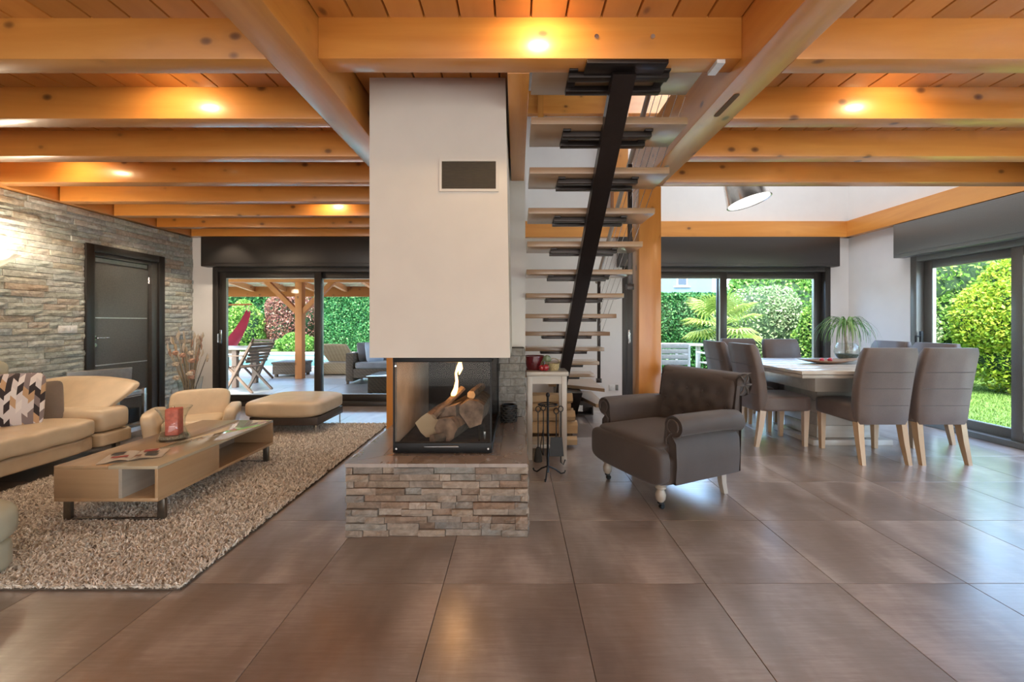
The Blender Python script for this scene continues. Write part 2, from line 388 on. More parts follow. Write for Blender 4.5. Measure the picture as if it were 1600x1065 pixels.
def rows(u0, u1, z0, z1, h, lmin, lmax, dmin, dmax, seed, hole=None):
    r = random.Random(seed); out = []; n = max(1, round((z1-z0)/h)); h = (z1-z0)/n
    for j in range(n):
        u = u0 - r.uniform(0, lmax*.6); za, zb = z0+j*h, z0+(j+1)*h
        while u < u1-.01:
            L = r.uniform(lmin, lmax); a, b = max(u, u0), min(u+L, u1); u += L
            segs = [(a, b)]
            if hole and za < hole[3]-.005 and zb > hole[2]:
                segs = [(a, min(b, hole[0])), (max(a, hole[1]), b)]
            for (p, q) in segs:
                if q-p > .012: out.append((p, q, za, zb, r.uniform(dmin, dmax)))
    return out
# left wall: slate facing, door opening
DY0, DY1, DZ = 4.426, 5.418, 2.064
wl_ = struct('wall_left', MB().box(XL-.2, XL-.02, YR-.3, DY0+.06, 0, 2.7).box(XL-.2, XL-.02, DY1-.06, YB+.2, 0, 2.7).box(XL-.2, XL-.02, DY0+.06, DY1-.06, DZ-.05, 2.7).box(XL-.24, XL-.2, DY0, DY1, 0, 2.1).box(XL-.2, XL-.02, YR, YB, 2.6, 5), M_MORTAR)
cells = rows(3.55, YB, 0.0, ZB, .0603, .17, .42, .024, .040, 3, hole=(DY0+.01, DY1-.01, 0, DZ-.01))
cells = [c for c in cells if c[1] > 3.55]
cells.sort(key=lambda c: -(c[2] > .55))
cells += rows(1.2, 3.55, 0.0, ZB, .0603, .17, .42, .024, .040, 4)
brick_set(wl_, M_SLATE, lambda u, z, d: ((XL-.02+d/2, u, z), PI/2), cells, 300)
# door in the left wall
d1 = sroot('door_1')
fx = XL+.035
M_DOOR = plain('charcoal_veneer', (.105, .105, .098), .42, 0, .15, 60, .05)
M_DFRAME = plain('black_brown_frame', (.022, .019, .017), .38, 0, .15, 60)
fr = MB()
for (ya, yb) in ((DY0, DY0+.085), (DY1-.085, DY1)): fr.box(XL-.02, fx, ya, yb, 0, DZ, b=.006); 
fr.box(XL-.02, fx, DY0+.085, DY1-.085, DZ-.085, DZ, b=.006)
obj('door_frame', fr, M_DFRAME, d1)
fr = MB()
for (ya, yb) in ((DY0+.085, DY0+.115), (DY1-.17, DY1-.085)): fr.box(XL-.19, XL+.012, ya, yb, 0, DZ-.085, b=.004)
fr.box(XL-.19, XL+.012, DY0+.115, DY1-.17, DZ-.13, DZ-.085, b=.004)
obj('inner_frame', fr, plain('frame_reveal', (.060, .056, .052), .35), d1)
lf = obj('door_leaf', B(XL-.075, XL-.035, DY0+.115, DY1-.17, .01, DZ-.13, b=.003), M_DOOR, d1)
for z in (1.905, 1.255, .72, .30):
    hgt = .022 if z > 1.5 else .006
    obj('inlay_strip', B(XL-.035, XL-.032, DY0+.16, DY1-.19, z-hgt, z+hgt), plain('aluminium_inlay', (.6, .6, .58), .35, .7), lf)
hd = obj('door_handle', MB().tube([(XL-.035, DY0+.15, 1.03), (XL+.01, DY0+.15, 1.03)], .011, 10).tube([(XL+.01, DY0+.145, 1.03), (XL+.01, DY0+.27, 1.03)], .010, 10).tube([(XL-.036, DY0+.15, 1.03), (XL-.028, DY0+.15, 1.03)], .026, 14).tube([(XL-.036, DY0+.15, .95), (XL-.026, DY0+.15, .95)], .022, 14), M_CHROME, lf)
obj('hinge', MB().tube([(XL-.03, DY1-.165, 1.7), (XL-.03, DY1-.165, 1.78)], .008, 8), M_CHROME, d1)

# sliding windows; T maps (along, depth from wall face outwards, height)
def sliding(name, T, u0, u1, mid, z1, fm, box, handles=(), leaf2=None):
    root = sroot(name)
    def bb(mb, ua, ub, na, nb, za, zb, b=.004):
        p, q = T(ua, na), T(ub, nb); return mb.box(min(p[0], q[0]), max(p[0], q[0]), min(p[1], q[1]), max(p[1], q[1]), za, zb, b=b)
    f = MB()
    bb(f, u0, u0+.075, .0, .16, 0, z1); bb(f, u1-.075, u1, .0, .16, 0, z1); bb(f, u0+.075, u1-.075, .0, .16, z1-.075, z1); bb(f, u0+.075, u1-.075, .0, .16, 0, .06)
    obj('window_frame', f, fm, root)
    for (a, b, n) in ((u0+.075, mid+.055, .03), (mid-.055, u1-.075, .09)):
        g = MB(); sw = .095
        bb(g, a, a+sw, n, n+.05, .06, z1-.075); bb(g, b-sw, b, n, n+.05, .06, z1-.075); bb(g, a+sw, b-sw, n, n+.05, z1-.16, z1-.075); bb(g, a+sw, b-sw, n, n+.05, .06, .155)
        s_ = obj('sash', g, fm, root)
        g = MB(); bb(g, a+sw, b-sw, n+.018, n+.032, .155, z1-.16, b=0); obj('pane', g, M_PANE, s_)
        g = MB()
        for (pa, pb) in ((a+sw, a+sw+.006), (b-sw-.006, b-sw)): bb(g, pa, pb, n+.005, n+.045, .155, z1-.16, b=0)
        bb(g, a+sw, b-sw, n+.005, n+.045, .155, .160, b=0); bb(g, a+sw, b-sw, n+.005, n+.045, z1-.166, z1-.160, b=0)
        obj('glazing_bead', g, plain('spacer_bead', (.45, .45, .42), .35, .8), s_)
    for (u, sgn) in handles:
        g = MB(); bb(g, u-.014, u+.014, .0, .03, .90, 1.10, .004)
        p = T(u, -.05); q = T(u, .02); e = T(u+sgn*.0, -.05)
        g.tube([(*q, 1.04), (*p, 1.04)], .009, 8).tube([(*p, 1.04), (*T(u, -.05), .92)], .009, 8)
        obj('handle', g, M_BLACK if fm is M_GREYFRAME else M_CHROME, root)
    g = MB(); bb(g, box[0], box[1], -.125, .05, z1-.012, box[2], .006)
    sb = obj('shutter_box', g, fm, root)
    g = MB(); bb(g, box[0]+.05, box[1]-.05, -.131, -.12, z1+.03, box[2]-.03, .003); obj('front_panel', g, fm, sb)
    return root
Tb = lambda u, n: (u, YB+n); Tr = lambda u, n: (XR+n, u)
sliding('window_1', Tb, W1[0], W1[1], -2.877, 2.005, M_FRAME, (-4.44, -1.25, 2.41), handles=((W1[0]+.115, 1),))
sliding('window_2', Tb, W2[0], W2[1], 2.985, 2.005, M_FRAME, (1.44, 4.55, 2.41), handles=((W2[0]+.10, 1),))
sliding('window_3', Tr, W3[0], W3[1], 3.94, 2.005, M_GREYFRAME, (1.80, 5.075, 2.40), handles=((W3[1]-.12, 1),))
sliding('window_4', Tr, W4[0], W4[1], -.7, 2.005, M_GREYFRAME, (W4[0]-.1, W4[1]+.1, 2.40))
# sockets
sk = thing('wall_switch', 'white double switch plate on the slate wall beside the dark door', 'switch', (XL+.02, 4.26, 1.135))
obj('plate', B(XL+.012, XL+.026, 4.165, 4.345, 1.095, 1.172, b=.004), M_PLASTIC, sk)
for a in (4.215, 4.295): obj('rocker', B(XL+.026, XL+.031, a-.025, a+.025, 1.112, 1.155, b=.003), M_PLASTIC, sk)
sk = thing('wall_socket', 'white socket plate low on the back wall beside the staircase', 'socket', (1.38, YB, .27))
obj('plate', B(1.33, 1.41, YB-.012, YB, .23, .31, b=.004), M_PLASTIC, sk)
obj('blank_plate', B(1.42, 1.46, YB-.010, YB, .23, .31, b=.004), M_GREYFRAME, sk)

# ================================================================= FIREPLACE
HX0, HX1, HY0, HY1, HZ = -.945, .050, 2.335, 3.45, .392
fp = thing('fireplace', 'open-sided glass fireplace on a stone-clad hearth under a tapering plaster hood', 'fireplace', (-.45, 2.9, 0))
hb = obj('hearth_base', B(HX0, HX1, HY0, HY1+.23, 0, HZ-.001), M_MORTAR, fp)
fc = rows(HX0-.012, HX1+.014, 0, HZ-.004, .038, .06, .24, .018, .042, 11)
brick_set(hb, M_QUARTZ, lambda u, z, d: ((u, HY0+.004-d/2, z), 0), fc, 200)
sc_ = rows(HY0, HY1, 0, HZ-.004, .038, .10, .30, .014, .024, 12)
brick_set(hb, M_QUARTZ, lambda u, z, d: ((HX1-.004+d/2, u, z), PI/2), sc_, 200)
brick_set(hb, M_QUARTZ, lambda u, z, d: ((HX0+.004-d/2, u, z), -PI/2), rows(HY0, HY1, 0, HZ-.004, .038, .10, .30, .014, .024, 13), 200)
# hearth slab: three mitred pieces
sl = [((-.960, 2.300), (.062, 2.300), (-.10, 2.44), (-.79, 2.44)), ((-.960, 2.302), (-.792, 2.443), (-.792, HY1), (-.960, HY1)), ((-.098, 2.443), (.062, 2.302), (.062, HY1), (-.098, HY1)), ((-.79, 2.443), (-.10, 2.443), (-.10, HY1), (-.79, HY1))]
for q in sl: obj('hearth_slab', MB().prism(q, 'z', HZ, HZ+.02), M_SLAB, fp)
# low stone wall at the back of the hearth
bk = obj('stone_upstand', B(-.88, .06, 3.47, 3.69, HZ+.02, .985), M_MORTAR, fp)
brick_set(bk, M_GREYST, lambda u, z, d: ((u, 3.474-d/2, z), 0), rows(-.15, .064, HZ+.022, .985, .0625, .08, .22, .014, .028, 14), 100)
brick_set(bk, M_GREYST, lambda u, z, d: ((.056+d/2, u, z), PI/2), rows(3.46, 3.69, HZ+.022, .985, .0625, .08, .2, .012, .022, 15), 100)
# plaster hood, tapering a little on the right
HF = 2.47; HB = 3.69
obj('hood', MB().loft([[(-.882, HF, .99), (-.0385, HF, .99), (-.0385, HB, .99), (-.882, HB, .99)], [(-.882, HF, ZC), (-.066, HF, ZC), (-.066, HB, ZC), (-.882, HB, ZC)]]), M_HOOD, fp, None)
vg = obj('vent_grille', MB().box(-.462, -.108, HF-.012, HF+.01, 1.985, 2.00).box(-.462, -.108, HF-.012, HF+.01, 2.165, 2.18).box(-.462, -.447, HF-.012, HF+.01, 2.0, 2.165).box(-.123, -.108, HF-.012, HF+.01, 2.0, 2.165), M_HOOD, fp, None)
obj('grille_back', B(-.447, -.123, HF-.004, HF+.004, 2.0, 2.165), plain('grille_shadow', (.05, .038, .026), .9), vg)
for k in range(20): obj('louvre', B(-.447, -.123, HF-.008, HF-.003, 2.0025+k*.00825, 2.0068+k*.00825), plain('louvre_grey', (.10, .078, .055), .6, .3) if k == 0 else bpy.data.materials['louvre_grey'], vg)
# glass fire box
GX0, GX1, GY0, GY1, GZ0, GZ1 = -.745, -.148, 2.478, 3.44, HZ+.02, .99
g = MB(); t = .022
g.box(GX0, GX1, GY0, GY0+.03, GZ0+.005, GZ0+.065, b=.004).box(GX0, GX1, GY0, GY0+.03, GZ1-.028, GZ1, b=.003)
g.box(GX0, GX0+.012, GY0, GY1, GZ0+.005, GZ0+.05, b=.003).box(GX1-.012, GX1, GY0, GY1, GZ0+.005, GZ0+.05, b=.003).box(GX0, GX0+.02, GY1-.02, GY1, GZ0, GZ1).box(GX1-.012, GX1, GY1-.012, GY1, GZ0, GZ1)
g.box(GX0, GX0+.02, GY0, GY1, GZ1-.028, GZ1).box(GX1-.02, GX1, GY0, GY1, GZ1-.028, GZ1)
for x in (GX0+.006, GX1-.006): g.box(x-.005, x+.005, GY0, GY0+.010, GZ0+.06, GZ1-.028)
ff = obj('fire_box_frame', g, M_BLACK, fp)
obj('door_pull', B(-.555, -.345, GY0-.014, GY0, GZ0+.036, GZ0+.050, b=.003), plain('pull_steel', (.12, .12, .125), .3, .9), ff)
for (x, z) in ((GX0+.022, GZ0+.03), (GX1-.022, GZ0+.03), (GX0+.018, GZ1-.05)): obj('screw', MB().tube([(x, GY0-.004, z), (x, GY0+.002, z)], .006, 8), M_CHROME, ff)
obj('fire_floor', B(GX0+.012, GX1-.012, GY0+.03, GY1-.02, GZ0, GZ0+.035), plain('soot_brick', (.055, .035, .027), .9, 0, .5, 20, .3), fp)
obj('glass_front', B(GX0+.011, GX1-.011, GY0+.012, GY0+.016, GZ0+.065, GZ1-.028), M_FIREGLASS, fp)
obj('glass_side', B(GX1-.008, GX1-.004, GY0+.03, GY1-.02, GZ0+.05, GZ1-.028), M_FIREGLASS, fp)
obj('fire_back', B(GX0+.02, GX1-.014, GY1-.03, GY1-.005, GZ0+.03, GZ1), plain('soot_black', (.020, .020, .023), .5, 0, .5, 8), fp)
obj('side_panel', B(GX0+.006, GX0+.016, GY0+.03, GY1-.02, GZ0+.05, GZ1-.028), plain('patio_lit_beige', (.36, .30, .25), .7, 0, .25, 6, .1), fp)  # opaque beige panel in place of side glass bright with patio light
obj('fire_dog', MB().bar((-.20, 2.60, GZ0+.045), (-.26, 3.25, GZ0+.09), .012, .012).bar((-.235, 2.60, GZ0+.045), (-.30, 3.25, GZ0+.09), .012, .012).bar((-.20, 2.60, GZ0+.035), (-.20, 2.60, GZ0+.10), .012, .012), M_CHROME, fp)
M_BARK = plain('bark', (.13, .085, .055), .9, 0, .5, 30, .8)
M_CUT = wood('cut_log', 'x', (.50, .34, .19), (.66, .49, .31), kn=0, rough=.8, coat=0)
M_CUTB = plain('charred_wood', (.30, .185, .12), .85, 0, .6, 18, .5)
def logm(p0, p1, r, seed, split=False, n=9):
    q = random.Random(seed); p0 = Vector(p0); p1 = Vector(p1); d = (p1-p0).normalized()
    u = d.cross(Vector((0, 0, 1))); u = u.normalized() if u.length > .1 else Vector((1, 0, 0)); v = d.cross(u)
    ang = [2*PI*k/n+q.uniform(-.15, .15) for k in range(n)]; rad = [q.uniform(.82, 1.12) for _ in range(n)]; rot = q.uniform(0, 6)
    if split:
        for k in range(n):
            if k < n*.45: rad[k] *= .38+.25*abs(k-n*.22)/(n*.22)
    rings = []
    for i in range(5):
        f = i/4; c = p0.lerp(p1, f)
        rings.append([c+(u*math.cos(a+rot)+v*math.sin(a+rot))*(r*x*q.uniform(.93, 1.07)) for a, x in zip(ang, rad)])
    m = MB().loft(rings, False, 0); o = 4*n
    m.f.append(list(range(n))[::-1]); m.m.append(1); m.f.append(list(range(o, o+n))); m.m.append(1); return m
zf = GZ0+.035
LG = [((-.56, 2.62, zf+.10), (-.50, 3.1, zf+.10), .085, 1, 'round pale log with its sawn end facing the glass'), ((-.41, 2.56, zf+.08), (-.30, 2.95, zf+.09), .098, 2, 'reddish split log lying lowest at the front of the fire'),
      ((-.46, 2.64, zf+.17), (-.36, 3.0, zf+.19), .085, 3, 'dark wedge log leaning in the middle of the fire'), ((-.29, 2.66, zf+.17), (-.27, 3.05, zf+.17), .085, 4, 'brown log with a pale rim on the right of the fire'),
      ((-.52, 2.60, zf+.16), (-.36, 2.78, zf+.31), .022, 5, 'thin pale stick slanting up under the flame'), ((-.29, 2.72, zf+.27), (-.24, 2.95, zf+.29), .036, 6, 'small pale log piece on top of the fire'), ((-.52, 2.54, zf+.03), (-.45, 2.60, zf+.03), .036, 7, 'small flat log chip at the front of the fire')]
for i, (a, b, r, s, lb) in enumerate(LG):
    tag(obj('fire_log', logm(a, b, r, s+20, split=i in (1, 2, 5)), [M_BARK, M_CUT if i in (0, 4, 5) else M_CUTB], None, 30), lb, 'log', 'logs in the fireplace')
M_FLAME = emit('flame', (1, .55, .16), 6.0)
fl_ = thing('flame', 'slim yellow flame rising from the logs behind the glass', 'flame', (-.43, 2.72, zf+.26))
F0 = Vector((-.42, 2.72, zf+.25))
def tongue(pts, rs): return MB().tube([F0+Vector(p) for p in pts], rs, 8)
obj('flame_tongue', tongue([(-.01, 0, 0), (.005, 0, .03), (.02, 0, .07), (.026, 0, .12), (.02, 0, .17), (.036, 0, .21), (.042, 0, .25)], [.004, .018, .014, .009, .007, .012, .002]), M_FLAME, fl_)
obj('flame_tongue', tongue([(.04, .01, .16), (.05, .01, .20), (.046, .01, .24), (.034, .01, .28), (.030, .01, .31)], [.003, .014, .010, .005, .001]), M_FLAME, fl_)
obj('flame_tip', tongue([(.034, 0, .27), (.028, 0, .30), (.012, 0, .33), (.02, 0, .345)], [.001, .008, .007, .001]), M_FLAME, fl_)
obj('flame_tip', tongue([(.035, 0, .29), (.045, 0, .32), (.04, 0, .345)], [.001, .006, .001]), M_FLAME, fl_)
fll = light('flame_light', 'POINT', F0+Vector((.02, -.03, .12)), 1.6, (1, .5, .2), shadow_soft_size=.05); fll.parent = fl_; fll.matrix_parent_inverse = INV[fl_.name].copy()
# woven dark pot on the slab
wk = thing('woven_pot', 'small black woven pot on the hearth slab beside the glass', 'pot', (-.075, 3.30, HZ+.02))
obj('body', MB().lathe([(.0, 0), (.052, 0), (.060, .04), (.061, .10), (.055, .135), (.046, .135), (.046, .12)], (-.062, 3.30, HZ+.02), 20), M_BLACK, wk)
for k in range(7):
    z = HZ+.03+k*.018; obj('weave_band', MB().tube([(-.062+(.062+.003*(k % 2))*math.cos(a), 3.30+(.062+.003*(k % 2))*math.sin(a), z+.005*math.sin(a*9+k*PI)) for a in [2*PI*j/36 for j in range(37)]], .006, 5), plain('woven_black', (.03, .028, .027), .7) if k == 0 else bpy.data.materials['woven_black'], wk)

# ================================================================= STAIRCASE
st = thing('staircase', 'open-tread staircase of oak steps on one dark central steel stringer', 'staircase', (.52, 5.4, 0))
SXL, SXR = .081, .95
def yt(i): return 2.28+.271*(i-2)
def zt(i): return 2.34-.176*(i-2)
STR0, STR1 = Vector((.535, 2.03, 2.445)), Vector((.535, 5.02, .345))
def zstr(y): f = (y-STR0.y)/(STR1.y-STR0.y); return STR0.z+(STR1.z-STR0.z)*f
sv = MB(); hw = .057; dp = .045
sv.loft([[(.535-hw, STR0.y, STR0.z-.02), (.535+hw, STR0.y, STR0.z-.02), (.535+hw, STR0.y+dp, STR0.z+.028), (.535-hw, STR0.y+dp, STR0.z+.028)], [(.535-hw, STR1.y, STR1.z-.02), (.535+hw, STR1.y, STR1.z-.02), (.535+hw, STR1.y+dp, STR1.z+.03), (.535-hw, STR1.y+dp, STR1.z+.03)]])
obj('stringer', sv, M_STEEL, st, None)
obj('top_plate', B(.34, .735, 1.985, 2.12, 2.452, 2.472, b=.002), M_STEEL, st)
for i in range(1, 13):
    y0, z1 = yt(i), zt(i); y1 = y0+.30
    td = obj('tread', B(SXL, SXR, y0, y1, z1-.04, z1, b=.003), M_TREAD, st)
    bz = z1-.04; br = MB(); L, R = .265, .775
    for yy in (y0+.075, y0+.20): br.box(L, R, yy, yy+.045, bz-.034, bz-.004, b=.002)
    for xx in (L, R-.045): br.box(xx, xx+.045, y0+.05, y0+.265, bz-.012, bz, b=.002)
    obj('bracket', br, M_STEEL, td)
    zs = zstr(y0+.15)+.03
    if bz-.03 > zs+.01: obj('riser_post', B(.515, .555, y0+.125, y0+.185, zs, bz-.03), M_STEEL, td)
obj('tread', MB().prism([(.42, 5.40), (.60, 5.33), (1.065, 4.97), (1.065, 5.88), (.42, 5.88)], 'z', .364, .404), M_TREAD, st)
obj('tread', MB().prism([(.84, 5.47), (.95, 4.92), (1.065, 4.92), (1.065, 5.86), (.84, 5.86)], 'z', .188, .228), M_TREAD, st)
obj('base', MB().prism([(4.98, .35), (5.42, .0), (5.56, .0), (5.56, .36), (5.2, .36)], 'x', .50, .80).box(.80, 1.00, 5.36, 5.375, .10, .18).box(.985, 1.0, 5.36, 5.56, 0, .186).box(.80, 1.0, 5.36, 5.56, 0, .012).box(.80, 1.0, 5.545, 5.56, 0, .186), M_STEEL, st)
obj('base_plate', B(.80, .86, 5.34, 5.355, .05, .13), M_CHROME, st)
HRX = .965
def hz(y): return 1.745+(4.85-y)*.607
obj('handrail', MB().tube([(HRX, 4.95, hz(4.95)-.0), (HRX, 2.15, hz(2.15))], .02, 10), GOAK['y'], st)
for y, zb in ((4.82, .52), (3.50, 1.50), (2.25, 2.75)):
    p = obj('baluster', B(HRX-.018, HRX+.018, y-.012, y+.012, zb, hz(y)-.02, b=.002), M_STEEL, st)
    obj('clamp', B(HRX-.03, HRX+.03, y-.02, y+.02, zb-.02, zb+.03, b=.002), M_STEEL, p)
for k in range(5): obj('cable', MB().tube([(HRX, 4.82, hz(4.82)-.17-.15*k), (HRX, 2.35, hz(2.35)-.17-.15*k)], .0028, 5), M_CHROME, st)

# ================================================================= CEILING SPOTLIGHTS AND LAMPS
M_LAMP = emit('lamp_glow', (1, .78, .5), 8)
def spot(x, y, z, label, e=16, down=False, col=(1, .70, .38)):
    t = thing('ceiling_spotlight', label, 'spotlight', (x, y, z), group='recessed ceiling spotlights')
    obj('ring', MB().lathe([(.045, 0), (.045, -.008), (.034, -.008), (.030, 0)], (x, y, z), 20), M_CHROME, t)
    obj('bulb', MB().lathe([(0.001, -.002), (.029, -.002)], (x, y, z), 16), M_LAMP, t)
    l = light('spotlight_beam', 'SPOT', (x, y, z-.015), e, col, aim=(x, y, 0) if down else (x, y+.45, z-.5), spot_size=math.radians(92 if down else 150), spot_blend=.9 if not down else .5, shadow_soft_size=.04)
    l.parent = t; l.matrix_parent_inverse = INV[t.name].copy()
spot(-1.95, 2.12, ZS, 'recessed spotlight above the far end of the rug, between the nearest beams')
spot(2.16, 2.12, ZS, 'recessed spotlight right of the staircase, between the nearest beams')
spot(-2.07, 4.42, ZS, 'recessed spotlight above the leather ottoman')
spot(-3.75, 3.25, ZS, 'added fill spotlight above the sofa seat')  # added spot that brightens the sofa side
spot(.12, 1.74, ZC, 'recessed spotlight in front of the trimmer beam over the hearth')
spot(3.7, 2.12, ZS, 'added fill spotlight above the right side, near the garden door')  # added unseen spot, counterpart of the one on the sofa side
for (x, y, lb) in ((-4.22, 4.95, 'above the dark door by the slate wall'), (-4.22, 3.85, 'by the slate wall above the sofa arm'), (-2.6, 3.25, 'above the coffee table'), (-4.0, 5.5, 'above the dried flowers'), (-1.75, 5.5, 'before the patio window'), (2.3, 3.2, 'behind the tufted armchair')):  # added fill spots, mostly to brighten the sofa side and slate wall
    spot(x, y, ZS, 'added fill spotlight '+lb, 34, True, (1, .84, .64))
# wall light at the picture's left edge
wl2 = thing('wall_light', 'frosted glass uplighter on the slate wall above the sofa', 'lamp', (XL+.02, 3.56, 1.72))
obj('backplate', B(XL+.01, XL+.04, 3.51, 3.61, 1.60, 1.74, b=.004), M_CHROME, wl2)
obj('shade', MB().loft([[(XL+.04+.03*math.cos(a)+.03, 3.56+.04*math.sin(a), 1.66) for a in [2*PI*k/16 for k in range(16)]], [(XL+.16+.13*math.cos(a), 3.56+.15*math.sin(a), 1.80) for a in [2*PI*k/16 for k in range(16)]], [(XL+.16+.125*math.cos(a), 3.56+.145*math.sin(a), 1.80) for a in [2*PI*k/16 for k in range(16)]]], False), plain('frosted_glass', (.75, .72, .66), .4, trans=.2), wl2)
l = light('wall_light_bulb', 'POINT', (XL+.16, 3.56, 1.83), 17, (1, .82, .6), shadow_soft_size=.06); l.parent = wl2; l.matrix_parent_inverse = INV[wl2.name].copy()
# pendant over the dining area
PC = Vector((2.38, 4.25, 2.515))
pd = thing('pendant_lamp', 'tilted silver bucket-shaped pendant lamp above the dining area', 'lamp', PC)
R_ = Matrix.Rotation(math.radians(-12), 3, 'Y') @ Matrix.Rotation(math.radians(-8), 3, 'X')
def ring(r, z, n=28): return [PC+R_ @ Vector((r*math.cos(a), r*math.sin(a), z)) for a in [2*PI*k/n for k in range(n)]]
obj('shade', MB().loft([ring(.06, .26), ring(.175, .25), ring(.205, -.07), ring(.212, -.075), ring(.20, -.07), ring(.17, .24), ring(.06, .25)], False), plain('polished_aluminium', (.75, .74, .72), .18, 1.0), pd)
obj('diffuser', MB().add(ring(.198, -.062), [list(range(28))]), emit('pendant_diffuser', (1, .98, .94), .9), pd)
obj('cord', MB().tube([PC+R_ @ Vector((0, 0, .25)), PC+Vector((.02, .0, .5)), (PC.x+.02, PC.y, 4.98)], .004, 6), M_BLACK, pd)
# ================================================================= FURNITURE: LIVING SIDE
# rug
RX0, RX1, RY0, RY1 = -3.575, -1.507, 1.846, 4.83
rg = thing('shag_rug', 'large beige-brown shag rug under the coffee table', 'rug', ((RX0+RX1)/2, (RY0+RY1)/2, 0))
obj('backing', B(RX0, RX1, RY0, RY1, .001, .010), plain('rug_backing', (.10, .075, .055), .95), rg)
def fast_quads(name, V, nv, mat_, parent, faces):
    """V: (N*nv,3) vertices; faces: list of index tuples within one island"""
    N = len(V)//nv; me = bpy.data.meshes.new(name); k = len(faces[0])
    F = (np.arange(N)[:, None, None]*nv + np.array(faces)[None]).reshape(-1)
    me.vertices.add(len(V)); me.vertices.foreach_set('co', V.astype(np.float32).ravel())
    nf = N*len(faces); me.loops.add(nf*k); me.polygons.add(nf)
    me.loops.foreach_set('vertex_index', F.astype(np.int32)); me.polygons.foreach_set('loop_start', np.arange(0, nf*k, k, dtype=np.int32)); me.polygons.foreach_set('loop_total', np.full(nf, k, dtype=np.int32))
    me.update(calc_edges=True); me.validate(); me.materials.append(mat_)
    o = bpy.data.objects.new(name, me); COL.objects.link(o); place(o, parent); o['kind'] = 'stuff'; return o
def islandmat(name, stops, rough=.8, sheen=0, trans=0):
    t = NT(name); ge = t.n('NewGeometry'); r = t.ramp(stops, ge.outputs['Random Per Island'])
    t.set(color=r.outputs[0], rough=rough, sheen=sheen, spec=.25)
    if trans:
        tl = t.n('BsdfTranslucent'); t.l(r.outputs[0], tl.inputs[0]); mx = t.n('MixShader'); mx.inputs[0].default_value = trans
        t.l(t.p.outputs[0], mx.inputs[1]); t.l(tl.outputs[0], mx.inputs[2]); t.l(mx.outputs[0], t.out.inputs[0])
    return t.m
def blades(n, x, y, z, h, wd, lean, rng):
    a = rng.uniform(0, 2*PI, n); la = rng.uniform(0, 2*PI, n); ln = rng.uniform(.2, 1, n)*lean; hh = h*rng.uniform(.7, 1.15, n); w = wd*rng.uniform(.7, 1.2, n)
    dx, dy = np.cos(a)*w, np.sin(a)*w; lx, ly = np.cos(la)*ln, np.sin(la)*ln
    V = np.empty((n, 6, 3))
    for i, (t, ww) in enumerate(((0, 1), (.6, .85), (1, .25))):
        ox, oy = lx*t**1.6, ly*t**1.6; oz = hh*(t-.25*t*t)
        V[:, 2*i] = np.stack([x+ox-dx*ww, y+oy-dy*ww, z+oz], 1); V[:, 2*i+1] = np.stack([x+ox+dx*ww, y+oy+dy*ww, z+oz], 1)
    return V.reshape(-1, 3)
rng = np.random.default_rng(5); N = 100000
px_, py_ = rng.uniform(RX0, RX1, N), RY0+(RY1-RY0)*rng.uniform(0, 1, N)**1.25
fast_quads('pile', blades(N, px_, py_, np.full(N, .008), .032, .0052, .030, rng), 6, islandmat('shag_pile', [(0, (.44, .37, .30)), (.3, (.72, .635, .545)), (.7, (.86, .78, .69)), (1, (.94, .88, .81))], .95), rg, [(0, 1, 3, 2), (2, 3, 5, 4)])
RT = .022     # height at which furniture stands in the pile

# sofa along the slate wall
sf = thing('leather_sofa', 'long tan leather sofa with a flared wing arm along the slate wall', 'sofa', (-4.1, 2.6, 0))
def wav(v): return v
obj('plinth', MB().sbox((-4.09, 2.35, .17), (.96, 2.46, .125), 14, 14), M_LEATHER, sf, 60)
def seatfn(v):
    return (v.x+.0, v.y, v.z+.012*math.sin(v.y*23+2*math.sin(v.x*9))*max(0, (v.x-.15))*1.2)
obj('seat_cushion', MB().sbox((-4.06, 3.075, .305), (.96, 1.02, .165), 7, 26, seatfn), M_LEATHER, sf, 60)
obj('seat_cushion', MB().sbox((-4.06, 1.80, .305), (.96, 1.50, .165), 7, 16), M_LEATHER, sf, 60)
obj('arm_base', MB().sbox((-4.09, 3.725, .335), (.97, .31, .22), 6, 14), M_LEATHER, sf, 60)
obj('arm_plinth', MB().sbox((-4.09, 3.735, .17), (.96, .31, .125), 12, 10), M_LEATHER, sf, 60)
def wingfn(v):
    t = (v.z+.16)/.32
    return (v.x*(1+.04*t)+.10*t*(1 if v.x > 0 else .2), v.y+.36*t-.10*max(0, 1-t)*0, v.z-.05*max(0, v.x)/.45*t-.0)
obj('wing_arm', MB().sbox((-4.16, 3.63, .50), (.84, .13, .36), 5, 16, wingfn), M_LEATHER, sf, 60)
obj('backrest', MB().sbox((-4.47, 2.40, .47), (.24, 2.4, .55), 5, 16), M_LEATHER, sf, 60)
obj('headrest', MB().sbox((-4.40, 2.52, .80), (.22, 2.05, .28), 3.2, 16), M_CREAM, sf, 60)
obj('sofa_foot', MB().box(-3.72, -3.68, 3.78, 3.82, 0, .12), M_CHROME, sf); obj('sofa_foot', MB().box(-4.5, -4.46, 3.78, 3.82, 0, .12), M_CHROME, sf); obj('sofa_foot', MB().box(-3.72, -3.68, 1.2, 1.24, 0, .12), M_CHROME, sf); obj('sofa_foot', MB().box(-4.5, -4.46, 1.2, 1.24, 0, .12), M_CHROME, sf)
